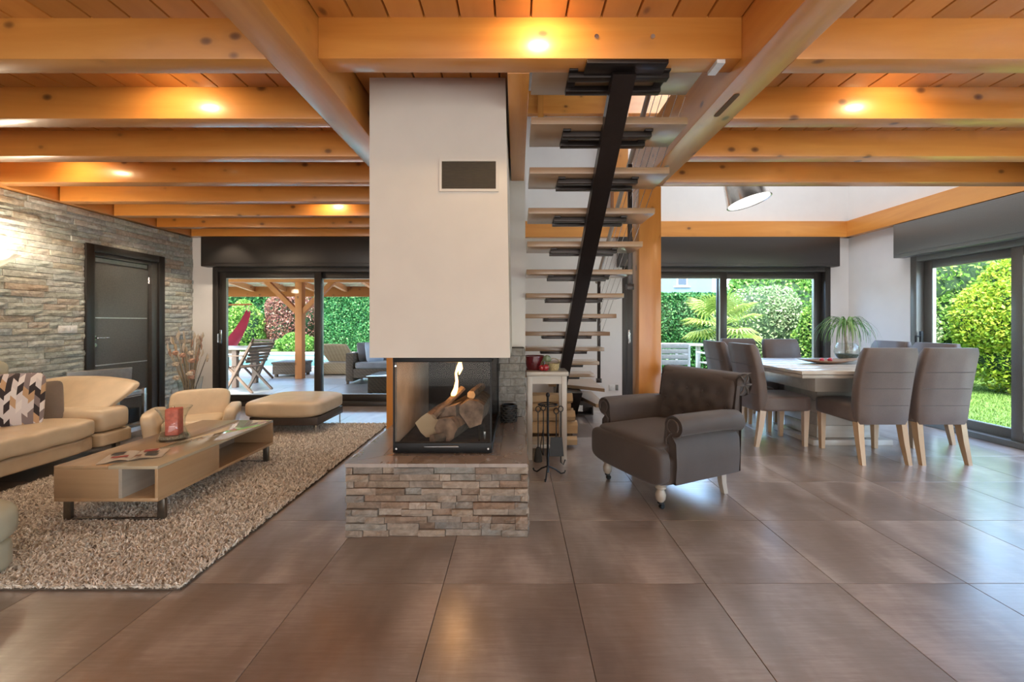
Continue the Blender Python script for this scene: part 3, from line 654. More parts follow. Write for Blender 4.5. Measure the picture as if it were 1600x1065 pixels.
# printed cushion: flat arrow print laid out on the cloth
def print_mat():
    t = NT('arrow_print_cloth'); tc = t.n('TexCoord'); mp = t.n('Mapping'); mp.inputs['Scale'].default_value = (14, 1, 14); t.l(tc.outputs['Object'], mp.inputs[0])
    se = t.n('SeparateXYZ'); t.l(mp.outputs[0], se.inputs[0])
    x, z = se.outputs[0], se.outputs[2]
    u = t.math('MULTIPLY', x, 1.2); col = t.math('FLOOR', u); fu = t.math('FRACT', u)
    tri = t.math('ABSOLUTE', t.math('SUBTRACT', fu, .5)); zz = t.math('ADD', z, t.math('MULTIPLY', tri, 1.1))
    zz = t.math('ADD', zz, t.math('MULTIPLY', t.math('GREATER_THAN', fu, .5), .5))
    row = t.math('FLOOR', zz)
    cb = t.n('CombineXYZ'); t.l(t.math('ADD', col, t.math('MULTIPLY', t.math('GREATER_THAN', fu, .5), .37)), cb.inputs[0]); t.l(row, cb.inputs[1])
    wnz = t.n('TexWhiteNoise', noise_dimensions='2D'); t.l(cb.outputs[0], wnz.inputs['Vector'])
    r = t.ramp([(0, (.62, .56, .56)), (.3, (.22, .17, .17)), (.48, (.030, .020, .022)), (.64, (.48, .30, .17)), (.78, (.36, .31, .33)), (.9, (.70, .64, .62))], wnz.outputs['Value'], 'CONSTANT')
    t.set(color=r.outputs[0], rough=.85, sheen=.2); return t.m
def pillow(name, c, w, h, th, R, m, label, cat='cushion', group=None, parent=None):
    def fn(v):
        e = (abs(v.x)/(w/2))**2.2; g = (abs(v.z)/(h/2))**2.2
        return (v.x*(1-.05*(1-g)*0), v.y*max(.10, (1-e*.85)*(1-g*.85)), v.z)
    mb_ = MB().sbox((0, 0, 0), (w, th, h), 9, 16, fn)
    o = obj(name, mb_, m, None, 60); o.location = c; o.rotation_euler = R.to_euler() if hasattr(R, 'to_euler') else R
    return tag(o, label, cat, group)
pillow('patterned_cushion', (-4.10, 3.24, .575), .52, .44, .17, (math.radians(-14), 0, math.radians(38)), print_mat(), 'square cushion printed with brown, grey and sand arrow shapes on the sofa')
pillow('striped_cushion', (-4.16, 3.50, .50), .44, .36, .13, (math.radians(-20), math.radians(-8), math.radians(30)), fabric('striped_cushion_cloth', (.16, .125, .105), .2), 'dark brown cushion half hidden behind the arrow-print cushion')
# leather stool corner at the left edge
lt = thing('leather_pouf', 'pale cream leather pouf at the front edge of the rug, cut by the picture edge', 'pouf', (-2.80, 1.73, 0))
obj('seat', MB().sbox((-2.78, 1.73, .26), (.86, .64, .22), 4, 14), M_CREAM, lt, 60)
obj('base', MB().sbox((-2.81, 1.72, .095), (.80, .60, .17), 8, 10), M_CREAM, lt, 60)
# coffee table
ct = thing('coffee_table', 'low oak coffee table with open cubbies and metal sled legs on the rug', 'table', (-2.41, 3.0, RT))
TX0, TX1, TY0, TY1, TZ0, TZ1 = -2.715, -2.105, 2.415, 3.56, .150, .360
M_LACQ = plain('beige_lacquer', (.50, .42, .30), .08, 0, .02, 3, coat=1.0, coatr=.02)
obj('bottom_board', B(TX0, TX1, TY0, TY1, TZ0, TZ0+.02, b=.002), OAK['y'], ct)
obj('top_board', B(TX0, -2.40, TY0, TY1, TZ1-.02, TZ1, b=.002), OAK['y'], ct)
obj('lacquered_top', B(-2.398, TX1, TY0, TY1, TZ1-.02, TZ1-.001, b=.002), M_LACQ, ct)
obj('end_panel', B(TX0, -2.335, TY0, TY0+.018, TZ0+.02, TZ1-.02, b=.001), OAK['x'], ct)
obj('divider', B(-2.335, -2.315, TY0+.0, TY0+.56, TZ0+.02, TZ1-.02), GOAK['y'], ct)
obj('side_panel', B(TX1-.018, TX1, TY0+.0, TY0+.50, TZ0+.02, TZ1-.02, b=.001), OAK['y'], ct)
obj('divider', B(-2.70, TX1-.018, TY0+.48, TY0+.50, TZ0+.02, TZ1-.02), OAK['x'], ct)
obj('back_panel', B(-2.45, -2.43, TY0+.50, TY1, TZ0+.02, TZ1-.02), GOAK['y'], ct)
obj('end_panel', B(TX0, TX1, TY1-.018, TY1, TZ0+.02, TZ1-.02, b=.001), OAK['x'], ct)
obj('side_panel', B(TX0, TX0+.018, TY0+.0185, TY1-.0185, TZ0+.02, TZ1-.02, b=.001), OAK['y'], ct)
M_LEGM = plain('grey_steel_leg', (.20, .185, .165), .3, .9)
for y in (TY0+.05, TY1-.07):
    obj('leg', B(TX0+.01, TX0+.055, y-.01, y+.01, RT, TZ0, b=.002), M_LEGM, ct); obj('leg', B(TX1-.04, TX1+.005, y-.01, y+.01, RT, TZ0, b=.002), M_LEGM, ct)
    obj('sled_bar', B(TX0+.055, TX1-.04, y-.01, y+.01, RT, RT+.012, b=.002), M_LEGM, ct)
# candle in hourglass vase
cv = Vector((-2.47, 2.97, TZ1))
hg = thing('hourglass_vase', 'clear hourglass-shaped glass vase holding a red candle on the coffee table', 'vase', cv)
obj('glass_body', MB().lathe([(.0, .002), (.10, .003), (.098, .012), (.078, .05), (.064, .10), (.066, .15), (.085, .20), (.108, .232), (.105, .232), (.081, .20), (.062, .15), (.060, .10), (.074, .05), (.092, .016)], cv, 32), M_GLASS, hg, 60)
obj('pebbles', MB().lathe([(0, .018), (.085, .016), (.078, .035), (0, .03)], cv, 18), plain('vase_gravel', (.24, .20, .14), .8, 0, .8, 120, .8), hg)['kind'] = 'stuff'
cd = thing('pillar_candle', 'dusty red square pillar candle inside the hourglass vase', 'candle', cv+Vector((0, 0, .032)))
obj('wax', MB().obox(cv+Vector((0, 0, .13)), (.082, .082, .19), Matrix.Rotation(.3, 3, 'Z'), .008, 3), plain('red_wax', (.58, .13, .09), .5, 0, .25, 40, sss=.0), cd)
obj('wick', MB().tube([cv+Vector((0, 0, .225)), cv+Vector((.002, 0, .238))], .0015, 5), M_BLACK, cd)
# magazine
mg = thing('magazine', 'open magazine with red and dark print on the coffee table', 'magazine', (-2.40, 2.59, TZ1), math.radians(28), local=True)
M_PAGE = plain('page_paper', (.62, .55, .47), .4, 0, .05, 5)
pg = MB()
for i in range(5): pass
for sgn in (-1, 1):
    rr = [[(sgn*(.002+.15*k/6), y, .004+.012*math.sin(PI*min(1, k/4.2))*(1 if sgn < 0 else .7)+dz) for k in range(7)] for y, dz in ((-.105, 0), (.105, 0))]
    V = rr[0]+rr[1]; pg.add(V, [[k, k+1, k+8, k+7] for k in range(6)])
    V = [(a, b, .0005) for a, b, c in V]; pg.add(V, [[k, k+1, k+8, k+7] for k in range(6)])
obj('pages', pg, M_PAGE, mg, 60)
for (x, y, w_, h_, c) in ((-.09, .045, .06, .06, (.06, .05, .05)), (-.06, -.04, .08, .03, (.45, .06, .05)), (.07, .04, .07, .05, (.42, .07, .05)), (.09, -.03, .06, .07, (.10, .085, .075)), (.03, -.06, .03, .04, (.30, .16, .10))):
    obj('printed_picture', B(x-w_/2, x+w_/2, y-h_/2, y+h_/2, .0185, .0190), plain('print_ink_%d' % int(abs(x*1000+y*100)), c, .4), mg)
# low armchair behind the coffee table
la = thing('low_armchair', 'low tan leather armchair between the coffee table and the dried flowers', 'armchair', (-3.24, 4.16, RT), math.radians(27), local=True); la.scale = (.80, .80, .92)
def tilt(v): return (v.x*(1+.25*(v.z+.2)), v.y+.42*(v.z+.2)-.10, v.z+.015*math.cos(v.x*4))
obj('base', MB().sbox((0, -.02, .10), (.60, .62, .16), 8, 10), M_LEATHER, la, 60)
obj('seat', MB().sbox((0, -.06, .20), (.58, .60, .12), 5, 10), M_LEATHER, la, 60)
obj('backrest', MB().sbox((0, .24, .30), (.60, .13, .40), 6, 12, tilt), M_LEATHER, la, 60)
for s in (-1, 1):
    obj('arm', MB().sbox((s*.36, -.05, .20), (.15, .60, .34), 5, 12, lambda v: (v.x+s*.16*(v.z+.1), v.y, v.z-.05*(v.y < -.1)*(-v.y-.1))), M_LEATHER, la, 60)
# ottoman
om = thing('leather_ottoman', 'tan leather ottoman on slim chrome legs before the patio window', 'ottoman', (-2.48, 4.62, 0))
obj('cushion', MB().sbox((-2.485, 4.66, .285), (.82, .74, .175), 6, 18, lambda v: (v.x, v.y, v.z*(1+.10*(1-(v.x/.41)**2)))), M_LEATHER, om, 60)
obj('frame', B(-2.82, -2.10, 4.34, 4.98, .115, .20, b=.006), plain('ottoman_frame', (.075, .055, .045), .45), om)
for x in (-2.76, -2.115):
    for y in (4.345, 4.93): obj('leg', MB().tube([(x, y, RT if y < 4.8 else 0), (x, y, .118)], .008, 8), M_CHROME, om)
# media trolley with a flat panel
tr = thing('media_trolley', 'silver metal trolley with a black box on its shelf beside the sofa arm', 'trolley', (-4.22, 4.27, 0))
M_ALU = plain('silver_tube', (.55, .55, .56), .3, .9)
for x in (-4.46, -4.0):
    for y in (4.12, 4.42): obj('leg', B(x-.016, x+.016, y-.016, y+.016, 0, .50, b=.003), M_ALU, tr)
for z in (.06, .445): obj('shelf', B(-4.46, -4.0, 4.12, 4.42, z, z+.045, b=.003), M_ALU, tr)
obj('shelf', B(-4.44, -4.02, 4.14, 4.40, .135, .145), M_GLASS, tr)
obj('media_box', B(-4.35, -4.03, 4.16, 4.40, .15, .30, b=.004), M_BLACK, tr)
tv = thing('flat_panel', 'thin silver-grey flat panel standing on the metal trolley before the door', 'screen', (-4.36, 4.30, .49))
Rv = Matrix.Rotation(math.radians(62), 3, 'Z') @ Matrix.Rotation(math.radians(8), 3, 'X')
obj('panel', MB().obox((-4.33, 4.28, .60), (.50, .03, .22), Rv, .005), plain('silver_grey_plastic', (.30, .32, .35), .35, .3), tv)
obj('edge_trim', MB().obox(Vector((-4.33, 4.28, .60))+Rv @ Vector((0, 0, .112)), (.50, .034, .006), Rv, .001), M_ALU, tv)
obj('stand', MB().obox((-4.34, 4.28, .4975), (.16, .12, .012), Rv, .002), M_ALU, tv)
# dried flowers in a tall glass vase
fv = Vector((-4.22, 5.32, 0))
vs_ = thing('floor_vase', 'tall conical glass floor vase full of dried grasses beside the dark door', 'vase', fv)
obj('glass_body', MB().lathe([(.001, .004), (.09, .004), (.085, .02), (.10, .2), (.14, .5), (.136, .5), (.096, .2), (.08, .024), (.001, .02)], fv, 24), M_GLASS, vs_, 60)
dr = thing('dried_bouquet', 'bunch of dried grasses, twigs and pale flowers in the floor vase', 'bouquet', fv+Vector((0, 0, .03)))
q = random.Random(4)
cols = [plain('dry_straw', (.46, .36, .24), .9), plain('dry_dark', (.10, .085, .07), .9), plain('dry_cream', (.62, .53, .42), .9), plain('dry_pink', (.48, .29, .21), .9)]
for k in range(72):
    a = q.uniform(0, 2*PI); b = q.uniform(.1, .26)**1.0; h = q.uniform(.78, 1.12); cc = cols[0] if k % 3 else cols[1]
    e = fv+Vector((math.cos(a)*b, math.sin(a)*b*.8, h)); m_ = fv+Vector((math.cos(a)*b*.35, math.sin(a)*b*.3, h*.5))
    obj('stem', MB().tube([fv+Vector((q.uniform(-.05, .05), q.uniform(-.05, .05), .03)), m_, e], [.003, .003, .0015], 4), cc, dr)
    if k % 2 == 0:
        obj('seed_head', MB().tube([e-Vector((math.cos(a)*.02, 0, .10)), e-Vector((0, 0, .05)), e], [.004, q.uniform(.008, .02), .002], 6), cols[q.choice((0, 2, 2, 3))], dr)
for k in range(9):
    a = q.uniform(0, 2*PI); p = fv+Vector((math.cos(a)*.10, -.10+math.sin(a)*.04, q.uniform(.5, .82)))
    obj('dried_flower', MB().sbox(p, (.07, .07, .06), 2, 5, lambda v: v*(1+.25*math.sin(v.x*190)*math.cos(v.z*170))), cols[q.choice((2, 3))], dr, None)
# console with cherries
cn = thing('console_table', 'narrow whitewashed console table against the fireplace end wall', 'table', (.25, 3.72, 0))
obj('table_top', B(.085, .455, 3.575, 3.87, .735, .775, b=.008), GOAK['x'], cn)
for x in (.095, .395):
    for y in (3.59, 3.82): obj('leg', B(x, x+.045, y, y+.04, 0, .735, b=.003), GOAK['z'], cn)
obj('apron', B(.14, .395, 3.60, 3.615, .665, .735), GOAK['x'], cn); obj('apron', B(.14, .395, 3.83, 3.845, .665, .735), GOAK['x'], cn)
obj('low_shelf', B(.10, .44, 3.60, 3.86, .10, .135, b=.003), GOAK['x'], cn)
pt = thing('red_pot', 'dark red glazed oval pot on the console table', 'pot', (.14, 3.76, .775))
obj('body', MB().lathe([(.001, 0), (.08, 0), (.095, .03), (.098, .09), (.10, .125), (.09, .125), (.086, .03), (.001, .02)], (.165, 3.76, .775), 24), plain('red_glaze', (.10, .008, .012), .15, coat=.6), pt, 60)
ch = thing('ceramic_cherries', 'pair of glossy red ceramic cherries on green stalks on the console table', 'ornament', (.245, 3.64, .775))
M_CH = plain('cherry_glaze', (.30, .010, .018), .1, coat=1)
for (x, y, r) in ((.225, 3.635, .028), (.258, 3.625, .031), (.215, 3.67, .022)):
    b_ = obj('cherry', MB().sbox((x, y, .775+r), (2*r, 2*r, 2*r), 2, 8), M_CH, ch, 80)
    obj('stalk', MB().tube([(x, y, .775+2*r-.004), (x+.01, y+.01, .85), (.25, 3.65, .895)], .003, 5), plain('stalk_green', (.16, .20, .10), .6), b_)
obj('leaf', MB().sbox((.272, 3.66, .885), (.075, .02, .06), 2.4, 8, lambda v: (v.x, v.y+.2*abs(v.x), v.z-.3*abs(v.x))), plain('leaf_glaze', (.13, .17, .09), .3), ch)
sb_ = thing('straw_basket', 'tiny straw basket behind the cherries on the console table', 'basket', (.34, 3.70, .775))
obj('body', MB().lathe([(.001, 0), (.04, 0), (.05, .03), (.052, .06), (.046, .06), (.001, .02)], (.335, 3.70, .775), 16), plain('straw', (.42, .34, .18), .9, 0, .5, 120, .5), sb_)
obj('handle', MB().tube([(.335+.05*math.cos(a), 3.70, .835+.045*math.sin(a)) for a in [PI*k/10 for k in range(11)]], .004, 5), plain('straw_dark', (.30, .24, .12), .9), sb_)
# firewood stack behind the console
q = random.Random(9); M_SPL = wood('split_wood', 'x', (.46, .30, .155), (.62, .44, .26), kn=0, rough=.85, coat=0)
k = 0
for lev, (z, n) in enumerate(((.075, 3), (.185, 3), (.29, 3), (.385, 2), (.465, 2))):
    for i in range(n):
        y = 3.98+i*.125+q.uniform(-.01, .01)+(.05 if lev % 2 else 0); r = .062 if lev < 3 else .052
        xe = q.uniform(.52, .68) if i == 0 else q.uniform(.50, .60)
        tag(obj('firewood_log', logm((.12, y, z), (xe, y+q.uniform(-.02, .02), z+q.uniform(-.01, .01)), r, 60+k, split=k % 2 == 0, n=10), [M_BARK if k in (1, 7) else M_SPL, M_SPL], None, 25), 'split firewood log, %s of the %s row of the stack behind the console table' % (('front', 'middle', 'back')[i], ('lowest', 'second', 'third', 'fourth', 'top')[lev]), 'log', 'firewood stack'); k += 1
# fireside tools
tb = Vector((.245, 3.22, 0))
fs_ = thing('fireside_tool_stand', 'black iron fireside stand with a curled tripod foot beside the hearth', 'tool stand', tb)
obj('pole', MB().tube([tb+Vector((0, 0, .03)), tb+Vector((0, 0, .62))], .009, 8).sbox(tb+Vector((0, 0, .635)), (.032, .032, .04), 2, 5), M_BLACK, fs_)
for a in (0.3, 2.4, 4.5):
    d = Vector((math.cos(a), math.sin(a), 0))
    obj('foot', MB().tube([tb+Vector((0, 0, .08)), tb+d*.06+Vector((0, 0, .05)), tb+d*.11+Vector((0, 0, .010)), tb+d*.14+Vector((0, 0, .012)), tb+d*.15+Vector((0, 0, .03))], .006, 6), M_BLACK, fs_)
obj('hook_ring', MB().tube([tb+Vector((.075*math.cos(a), .075*math.sin(a), .56)) for a in [2*PI*k/20 for k in range(21)]], .0045, 6).tube([tb+Vector((-.075, 0, .56)), tb+Vector((.075, 0, .56))], .0045, 6), M_BLACK, fs_)
def tool(dx, dy, low, head, name, label):
    p = tb+Vector((dx, dy, 0)); t = thing(name, label, 'tool', p)
    obj('shaft', MB().tube([p+Vector((0, 0, low)), p+Vector((0, 0, .50))], .0045, 6), M_BLACK, t)
    obj('loop_handle', MB().tube([p+Vector((.018*math.cos(a), 0, .52+.022*math.sin(a))) for a in [2*PI*k/14 for k in range(15)]], .004, 5), M_BLACK, t)
    if head == 'shovel': obj('scoop', MB().loft([[p+Vector((-.045, -.012, low+.02)), p+Vector((.045, -.012, low+.02)), p+Vector((.045, 0, low+.02)), p+Vector((-.045, 0, low+.02))], [p+Vector((-.055, -.03, low-.12)), p+Vector((.055, -.03, low-.12)), p+Vector((.055, -.02, low-.12)), p+Vector((-.055, -.02, low-.12))]]), M_BLACK, t)
    if head == 'brush': obj('bristles', MB().lathe([(.012, .02), (.022, 0), (.034, -.09), (.0, -.09)], p+Vector((0, 0, low)), 12), plain('bristle', (.03, .025, .02), .95), t)
    if head == 'poker': obj('hook', MB().tube([p+Vector((0, 0, low)), p+Vector((.02, 0, low-.02)), p+Vector((.035, 0, low+.02))], .005, 6), M_BLACK, t)
    if head == 'tongs': obj('jaw', MB().tube([p+Vector((.0, 0, .36)), p+Vector((-.025, 0, .20)), p+Vector((-.004, 0, low))], .004, 5), M_BLACK, t)
tool(.062, -.045, .30, 'shovel', 'ash_shovel', 'black ash shovel hanging from the fireside stand'); tool(-.075, .02, .20, 'brush', 'hearth_brush', 'black hearth brush hanging from the fireside stand')
tool(.105, .03, .10, 'poker', 'fire_poker', 'long black poker hooked on the fireside stand'); tool(-.03, .075, .14, 'tongs', 'fire_tongs', 'black fire tongs hanging behind the fireside stand')
# ================================================================= TUFTED ARMCHAIR  (local: faces -Y)
ac = thing('tufted_armchair', 'dark brown suede armchair with buttoned back and rolled arms beside the staircase', 'armchair', (1.085, 3.03, 0), math.radians(-65), local=True)
M_LIME = wood('limed_leg', 'z', (.30, .24, .19), (.44, .37, .30), kn=0, fine=44, rough=.6)
obj('seat_base', MB().sbox((0, -.02, .255), (.70, .70, .19), 10, 12), M_SUEDE, ac, 60)
def seatf(v): return (v.x*(1+.10*(v.y < -.20)*min(1, (-v.y-.20)/.06)), v.y, v.z+.012*(1-(v.x/.33)**2))
obj('seat_cushion', MB().sbox((0, -.06, .355), (.62, .66, .17), 6, 16, seatf), M_SUEDE, ac, 60)
obj('front_rail', MB().sbox((0, -.345, .29), (.74, .12, .25), 5, 14), M_SUEDE, ac, 60)
for s in (-1, 1):
    prof = []
    for k in range(18):                       # side panel rising into an outward roll
        a = -PI*.55+(2*PI*.80)*k/17
        prof.append((.355+.072*math.cos(a), .545+.068*math.sin(a)))
    prof = [(.375, .18), (.385, .30), (.378, .44)]+[p for p in prof]+[(.275, .46), (.268, .18)]
    rings = []
    for (y, sx_, dz) in ((-.255, .90, -.012), (-.272, 1, 0), (-.24, 1.03, .004), (-.05, 1, .004), (.18, 1, 0), (.30, 1, -.01), (.315, .93, -.02)):
        cx = .33; rings.append([(s*(cx+(x-cx)*sx_), y, z+(dz if z > .4 else 0)) for x, z in prof])
    am = obj('arm', MB().loft(rings), M_SUEDE, ac, 50)
    obj('arm_piping', MB().tube([(s*(.355+.045*math.cos(a)), -.278, .545+.043*math.sin(a)) for a in [-.6+2*PI*k/15*.82 for k in range(16)]]+[(s*.30, -.276, .46), (s*.30, -.276, .36)], .006, 5), M_SUEDE, am)
# back: a grid with button dimples, rolled backwards at the top
bt = [(x, z) for row, z in enumerate((.50, .595, .69)) for x in ([-.21, -.07, .07, .21] if row % 2 == 0 else [-.28, -.14, 0, .14, .28])]
nu, nv = 40, 34; vs = []; 
def backpt(u, t):
    x = (u-.5)*.68*(1+.05*t); z = .36+.42*t; y = .215+.10*t
    if t > .80: z = .696+.15*math.sin((t-.80)/.20*PI*.5); y = .295+.125*(1-math.cos((t-.80)/.20*PI*.5))
    d = 0.0
    for bx_, bz_ in bt:
        r2 = ((x-bx_)/.05)**2+((z-bz_)/.04)**2; d += .030*math.exp(-r2)
    edge = min(u, 1-u)/.06; y += .05*max(0, 1-edge)**2
    return (x, y+d-.012*math.sin(PI*u), z)
front = [[backpt(i/nu, j/nv) for i in range(nu+1)] for j in range(nv+1)]
V = [p for r in front for p in r]; Fq = [[j*(nu+1)+i, j*(nu+1)+i+1, (j+1)*(nu+1)+i+1, (j+1)*(nu+1)+i] for j in range(nv) for i in range(nu)]
bk_ = MB().add(V, Fq)
def hull(x0):  # solid body behind the buttoned face, scrolled at the top
    pr = [(.235, .17), (.255, .40), (.285, .60), (.30, .70)]+[(.385+.080*math.cos(a), .765+.078*math.sin(a)) for a in [PI-.5-(2*PI*.72)*k/14 for k in range(15)]]+[(.36, .60), (.345, .17)]
    return [(x0, y+.012, z) for y, z in pr]
bk_.loft([hull(-.335), hull(-.352), hull(.352), hull(.335)])
bo = obj('backrest', bk_, M_SUEDE, ac, 60)
for bx_, bz_ in bt:
    p = backpt(bx_/.68/(1+.05*(bz_-.36)/.42)+.5, (bz_-.36)/.42); obj('button', MB().sbox((p[0], p[1]-.004, p[2]), (.022, .012, .022), 2, 4), M_SUEDE, bo, 60)
for s in (-1, 1):
    for k in range(6):  # gathered pleats at the scroll ends
        a = PI*2*k/6; obj('pleat', MB().tube([(s*.357, .397+.012*math.cos(a), .765+.012*math.sin(a)), (s*.362, .397+.045*math.cos(a), .765+.045*math.sin(a)), (s*.352, .397+.075*math.cos(a), .765+.073*math.sin(a))], [.004, .009, .005], 5), M_SUEDE, bo, 60)
lp = [(.034, .185), (.034, .165), (.025, .155), (.036, .145), (.036, .138), (.022, .128), (.026, .118), (.034, .095), (.030, .065), (.018, .048), (.017, .040)]
for x in (-.275, .275):
    l_ = obj('front_leg', MB().lathe(lp, (x, -.30, 0), 18), M_LIME, ac, 60)
    obj('caster', MB().lathe([(.019, .052), (.021, .040), (.012, .034), (.008, .026)], (x, -.30, 0), 12).tube([(x-.010, -.29, .017), (x+.010, -.29, .017)], .017, 12), M_BLACK, l_)
    obj('rear_leg', MB().loft([[(x-.022, .235, .18), (x+.022, .235, .18), (x+.022, .285, .18), (x-.022, .285, .18)], [(x-.018, .25, .08), (x+.018, .25, .08), (x+.018, .292, .08), (x-.018, .292, .08)], [(x-.016, .275, 0), (x+.016, .275, 0), (x+.016, .31, 0), (x-.016, .31, 0)]]), M_LIME, ac)

# ================================================================= DINING SET
M_OLEG = wood('oak_leg', 'z', (.40, .25, .13), (.54, .36, .21), kn=0, fine=44, rough=.45)
dc = thing('dining_chair', '', 'chair', (0, 0, 0), 0, 'upholstered dining chairs', local=True)   # local: faces +Y
def seatd(v): return (v.x*(1-.04*(v.y+.25)), v.y, v.z+.008*(1-(v.x/.22)**2))
obj('seat', MB().sbox((0, .03, .415), (.455, .49, .145), 12, 12, seatd), M_CHAIRFAB, dc, 50)
def bprof(t):  # back centre line y(z)
    return -.195-.02*t-.085*t*t
rings = []
for k in range(15):
    t = k/14; z = .335+.655*t; y = bprof(t); w_ = .215+.018*math.sin(PI*min(1, t*1.0)*.9); th = .048-.006*t
    if k == 14: w_ -= .012; th -= .012
    if k == 0: w_ -= .010; th -= .010
    R0 = []
    for (sx_, sy_) in ((-1, -.6), (-.93, -1), (-.4, -1.06), (.4, -1.06), (.93, -1), (1, -.6), (1, .6), (.93, 1), (.4, .9), (-.4, .9), (-.93, 1), (-1, .6)): R0.append((sx_*w_, y+sy_*th, z))
    rings.append(R0)
bkm = obj('backrest', MB().loft(rings), M_CHAIRFAB, dc, 50)
M_SEAM = fabric('seam_thread', (.085, .068, .062), .2)
for z in (.50, .645, .785):
    t = (z-.335)/.655; obj('seam', MB().tube([(-.20, bprof(t)-.047, z), (0, bprof(t)-.051, z), (.20, bprof(t)-.047, z)], .0022, 4), M_SEAM, bkm)
for s in (-1, 1):
    x = s*.185
    obj('rear_leg', MB().loft([[(x-.024, -.225, .37), (x+.024, -.225, .37), (x+.024, -.165, .37), (x-.024, -.165, .37)], [(x-.022+s*.004, -.245, .2), (x+.022+s*.004, -.245, .2), (x+.022+s*.004, -.195, .2), (x-.022+s*.004, -.195, .2)], [(x-.016+s*.01, -.275, 0), (x+.016+s*.01, -.275, 0), (x+.016+s*.01, -.24, 0), (x-.016+s*.01, -.24, 0)]]), M_OLEG, dc)
    obj('front_leg', MB().loft([[(x-.024, .195, .36), (x+.024, .195, .36), (x+.024, .25, .36), (x-.024, .25, .36)], [(x-.017, .20, 0), (x+.017, .20, 0), (x+.017, .235, 0), (x-.017, .235, 0)]]), M_OLEG, dc)
GRP = 'upholstered dining chairs'
spots = [((3.115, 3.73), 0, 'brown dining chair with its back to the viewer, nearer the middle of the table'), ((3.62, 3.73), 0, 'brown dining chair with its back to the viewer, nearer the garden door'),
         ((2.585, 4.185), -PI/2, 'brown dining chair side-on at the left end of the table, nearer the armchair'), ((2.56, 4.715), -PI/2, 'brown dining chair at the left end of the table, nearer the back window'),
         ((3.42, 5.06), PI, 'brown dining chair facing the viewer, beside the potted palm at the back window'), ((2.95, 5.20), PI, 'brown dining chair facing the viewer, behind the left-end chairs'),
         ((4.04, 4.25), PI/2, 'brown dining chair at the garden-door end, nearer the viewer'), ((4.03, 4.745), PI/2, 'brown dining chair at the garden-door end, nearer the back window')]
for k, ((x, y), rz, lb) in enumerate(spots):
    if k == 0: dc.location = (x, y, 0); dc.rotation_euler = (0, 0, rz); dc['label'] = lb
    else: dup(dc, (x, y, 0), rz, lb, GRP)
dt = thing('dining_table', 'square whitewashed oak dining table on a broad plank pedestal', 'table', (3.35, 4.33, 0))
DX0, DX1, DYa, DYb = 2.52, 3.99, 3.63, 5.03
for k in range(6):
    wv = (DYb-DYa)/6; obj('top_plank', B(DX0, DX1, DYa+k*wv+.0008, DYa+(k+1)*wv-.0008, .742, .772, b=.002), GOAK['x'], dt)
obj('lower_leaf', B(DX0+.005, DX1-.005, DYa+.005, DYb-.005, .708, .738, b=.002), GOAK['x'], dt)
obj('apron', MB().box(2.83, 3.72, 3.90, 4.76, .545, .708, b=.004), GOAK['x'], dt)
for k in range(4):
    z0 = .06+k*.121; obj('pedestal_plank', B(2.98, 3.60, 4.08, 4.58, z0+.001, z0+.120, b=.003), GOAK['x'], dt)
obj('foot_plate', B(2.90, 3.68, 4.02, 4.64, 0, .055, b=.004), GOAK['x'], dt)
# platter with fruit
pl = thing('wooden_platter', 'long shallow wooden platter on the dining table', 'platter', (3.27, 4.33, .772))
def plr(a, b, z): return [(3.27+a*math.cos(t)*(1+.12*math.cos(2*t)), 4.33+b*math.sin(t), .772+z+.022*abs(math.cos(t))**3*(a/.3)) for t in [2*PI*k/28 for k in range(28)]]
obj('body', MB().loft([plr(.12, .07, .0), plr(.22, .10, .012), plr(.30, .125, .032), plr(.295, .12, .035), plr(.20, .09, .02), plr(.02, .01, .012)]), oak('platter_wood', 'x', (.25, .13, .07), (.36, .21, .13), rough=.3), pl, 60)
for k, (x, y, lb) in enumerate(((3.19, 4.30, 'small red apple at the left of the wooden platter'), (3.29, 4.32, 'small red apple at the middle of the wooden platter'))):
    ap = thing('apple', lb, 'apple', (x, y, .79), group='apples on the platter')
    obj('flesh', MB().sbox((x, y, .812), (.045, .045, .042), 2.2, 7), plain('apple_skin', (.50, .05, .07), .3, 0, .3, 40), ap, 80)
    obj('stalk', MB().tube([(x, y, .83), (x+.004, y, .843)], .0015, 5), M_BARK, ap)
# ponytail palm in a glass bowl
pp = Vector((3.74, 4.66, .772))
bw = thing('glass_bowl', 'round clear glass bowl holding the ponytail palm on the dining table', 'vase', pp)
obj('glass_body', MB().lathe([(.001, .003), (.07, .003), (.105, .04), (.12, .10), (.110, .16), (.088, .20), (.084, .20), (.106, .155), (.115, .10), (.10, .042), (.066, .01), (.001, .008)], pp, 32), M_GLASS, bw, 70)
obj('soil', MB().lathe([(.001, .012), (.065, .014), (.097, .045), (.105, .075), (.001, .08)], pp, 20), plain('moss_soil', (.075, .085, .055), .95, 0, .6, 60, .8), bw)
pm = thing('ponytail_palm', 'ponytail palm with arching thin green leaves in the glass bowl', 'plant', pp+Vector((0, 0, .08)))
ctop = pp+Vector((-.01, 0, .40))
obj('trunk', MB().tube([pp+Vector((.01, 0, .08)), pp+Vector((-.005, 0, .2)), pp+Vector((-.02, 0, .3)), ctop], [.028, .018, .013, .018], 10), plain('palm_trunk', (.38, .33, .26), .8, 0, .3, 40, .5), pm)
q = random.Random(12); GR = [plain('blade_green_%d' % i, c, .45) for i, c in enumerate(((.10, .26, .045), (.16, .34, .07), (.07, .19, .045), (.24, .38, .12)))]
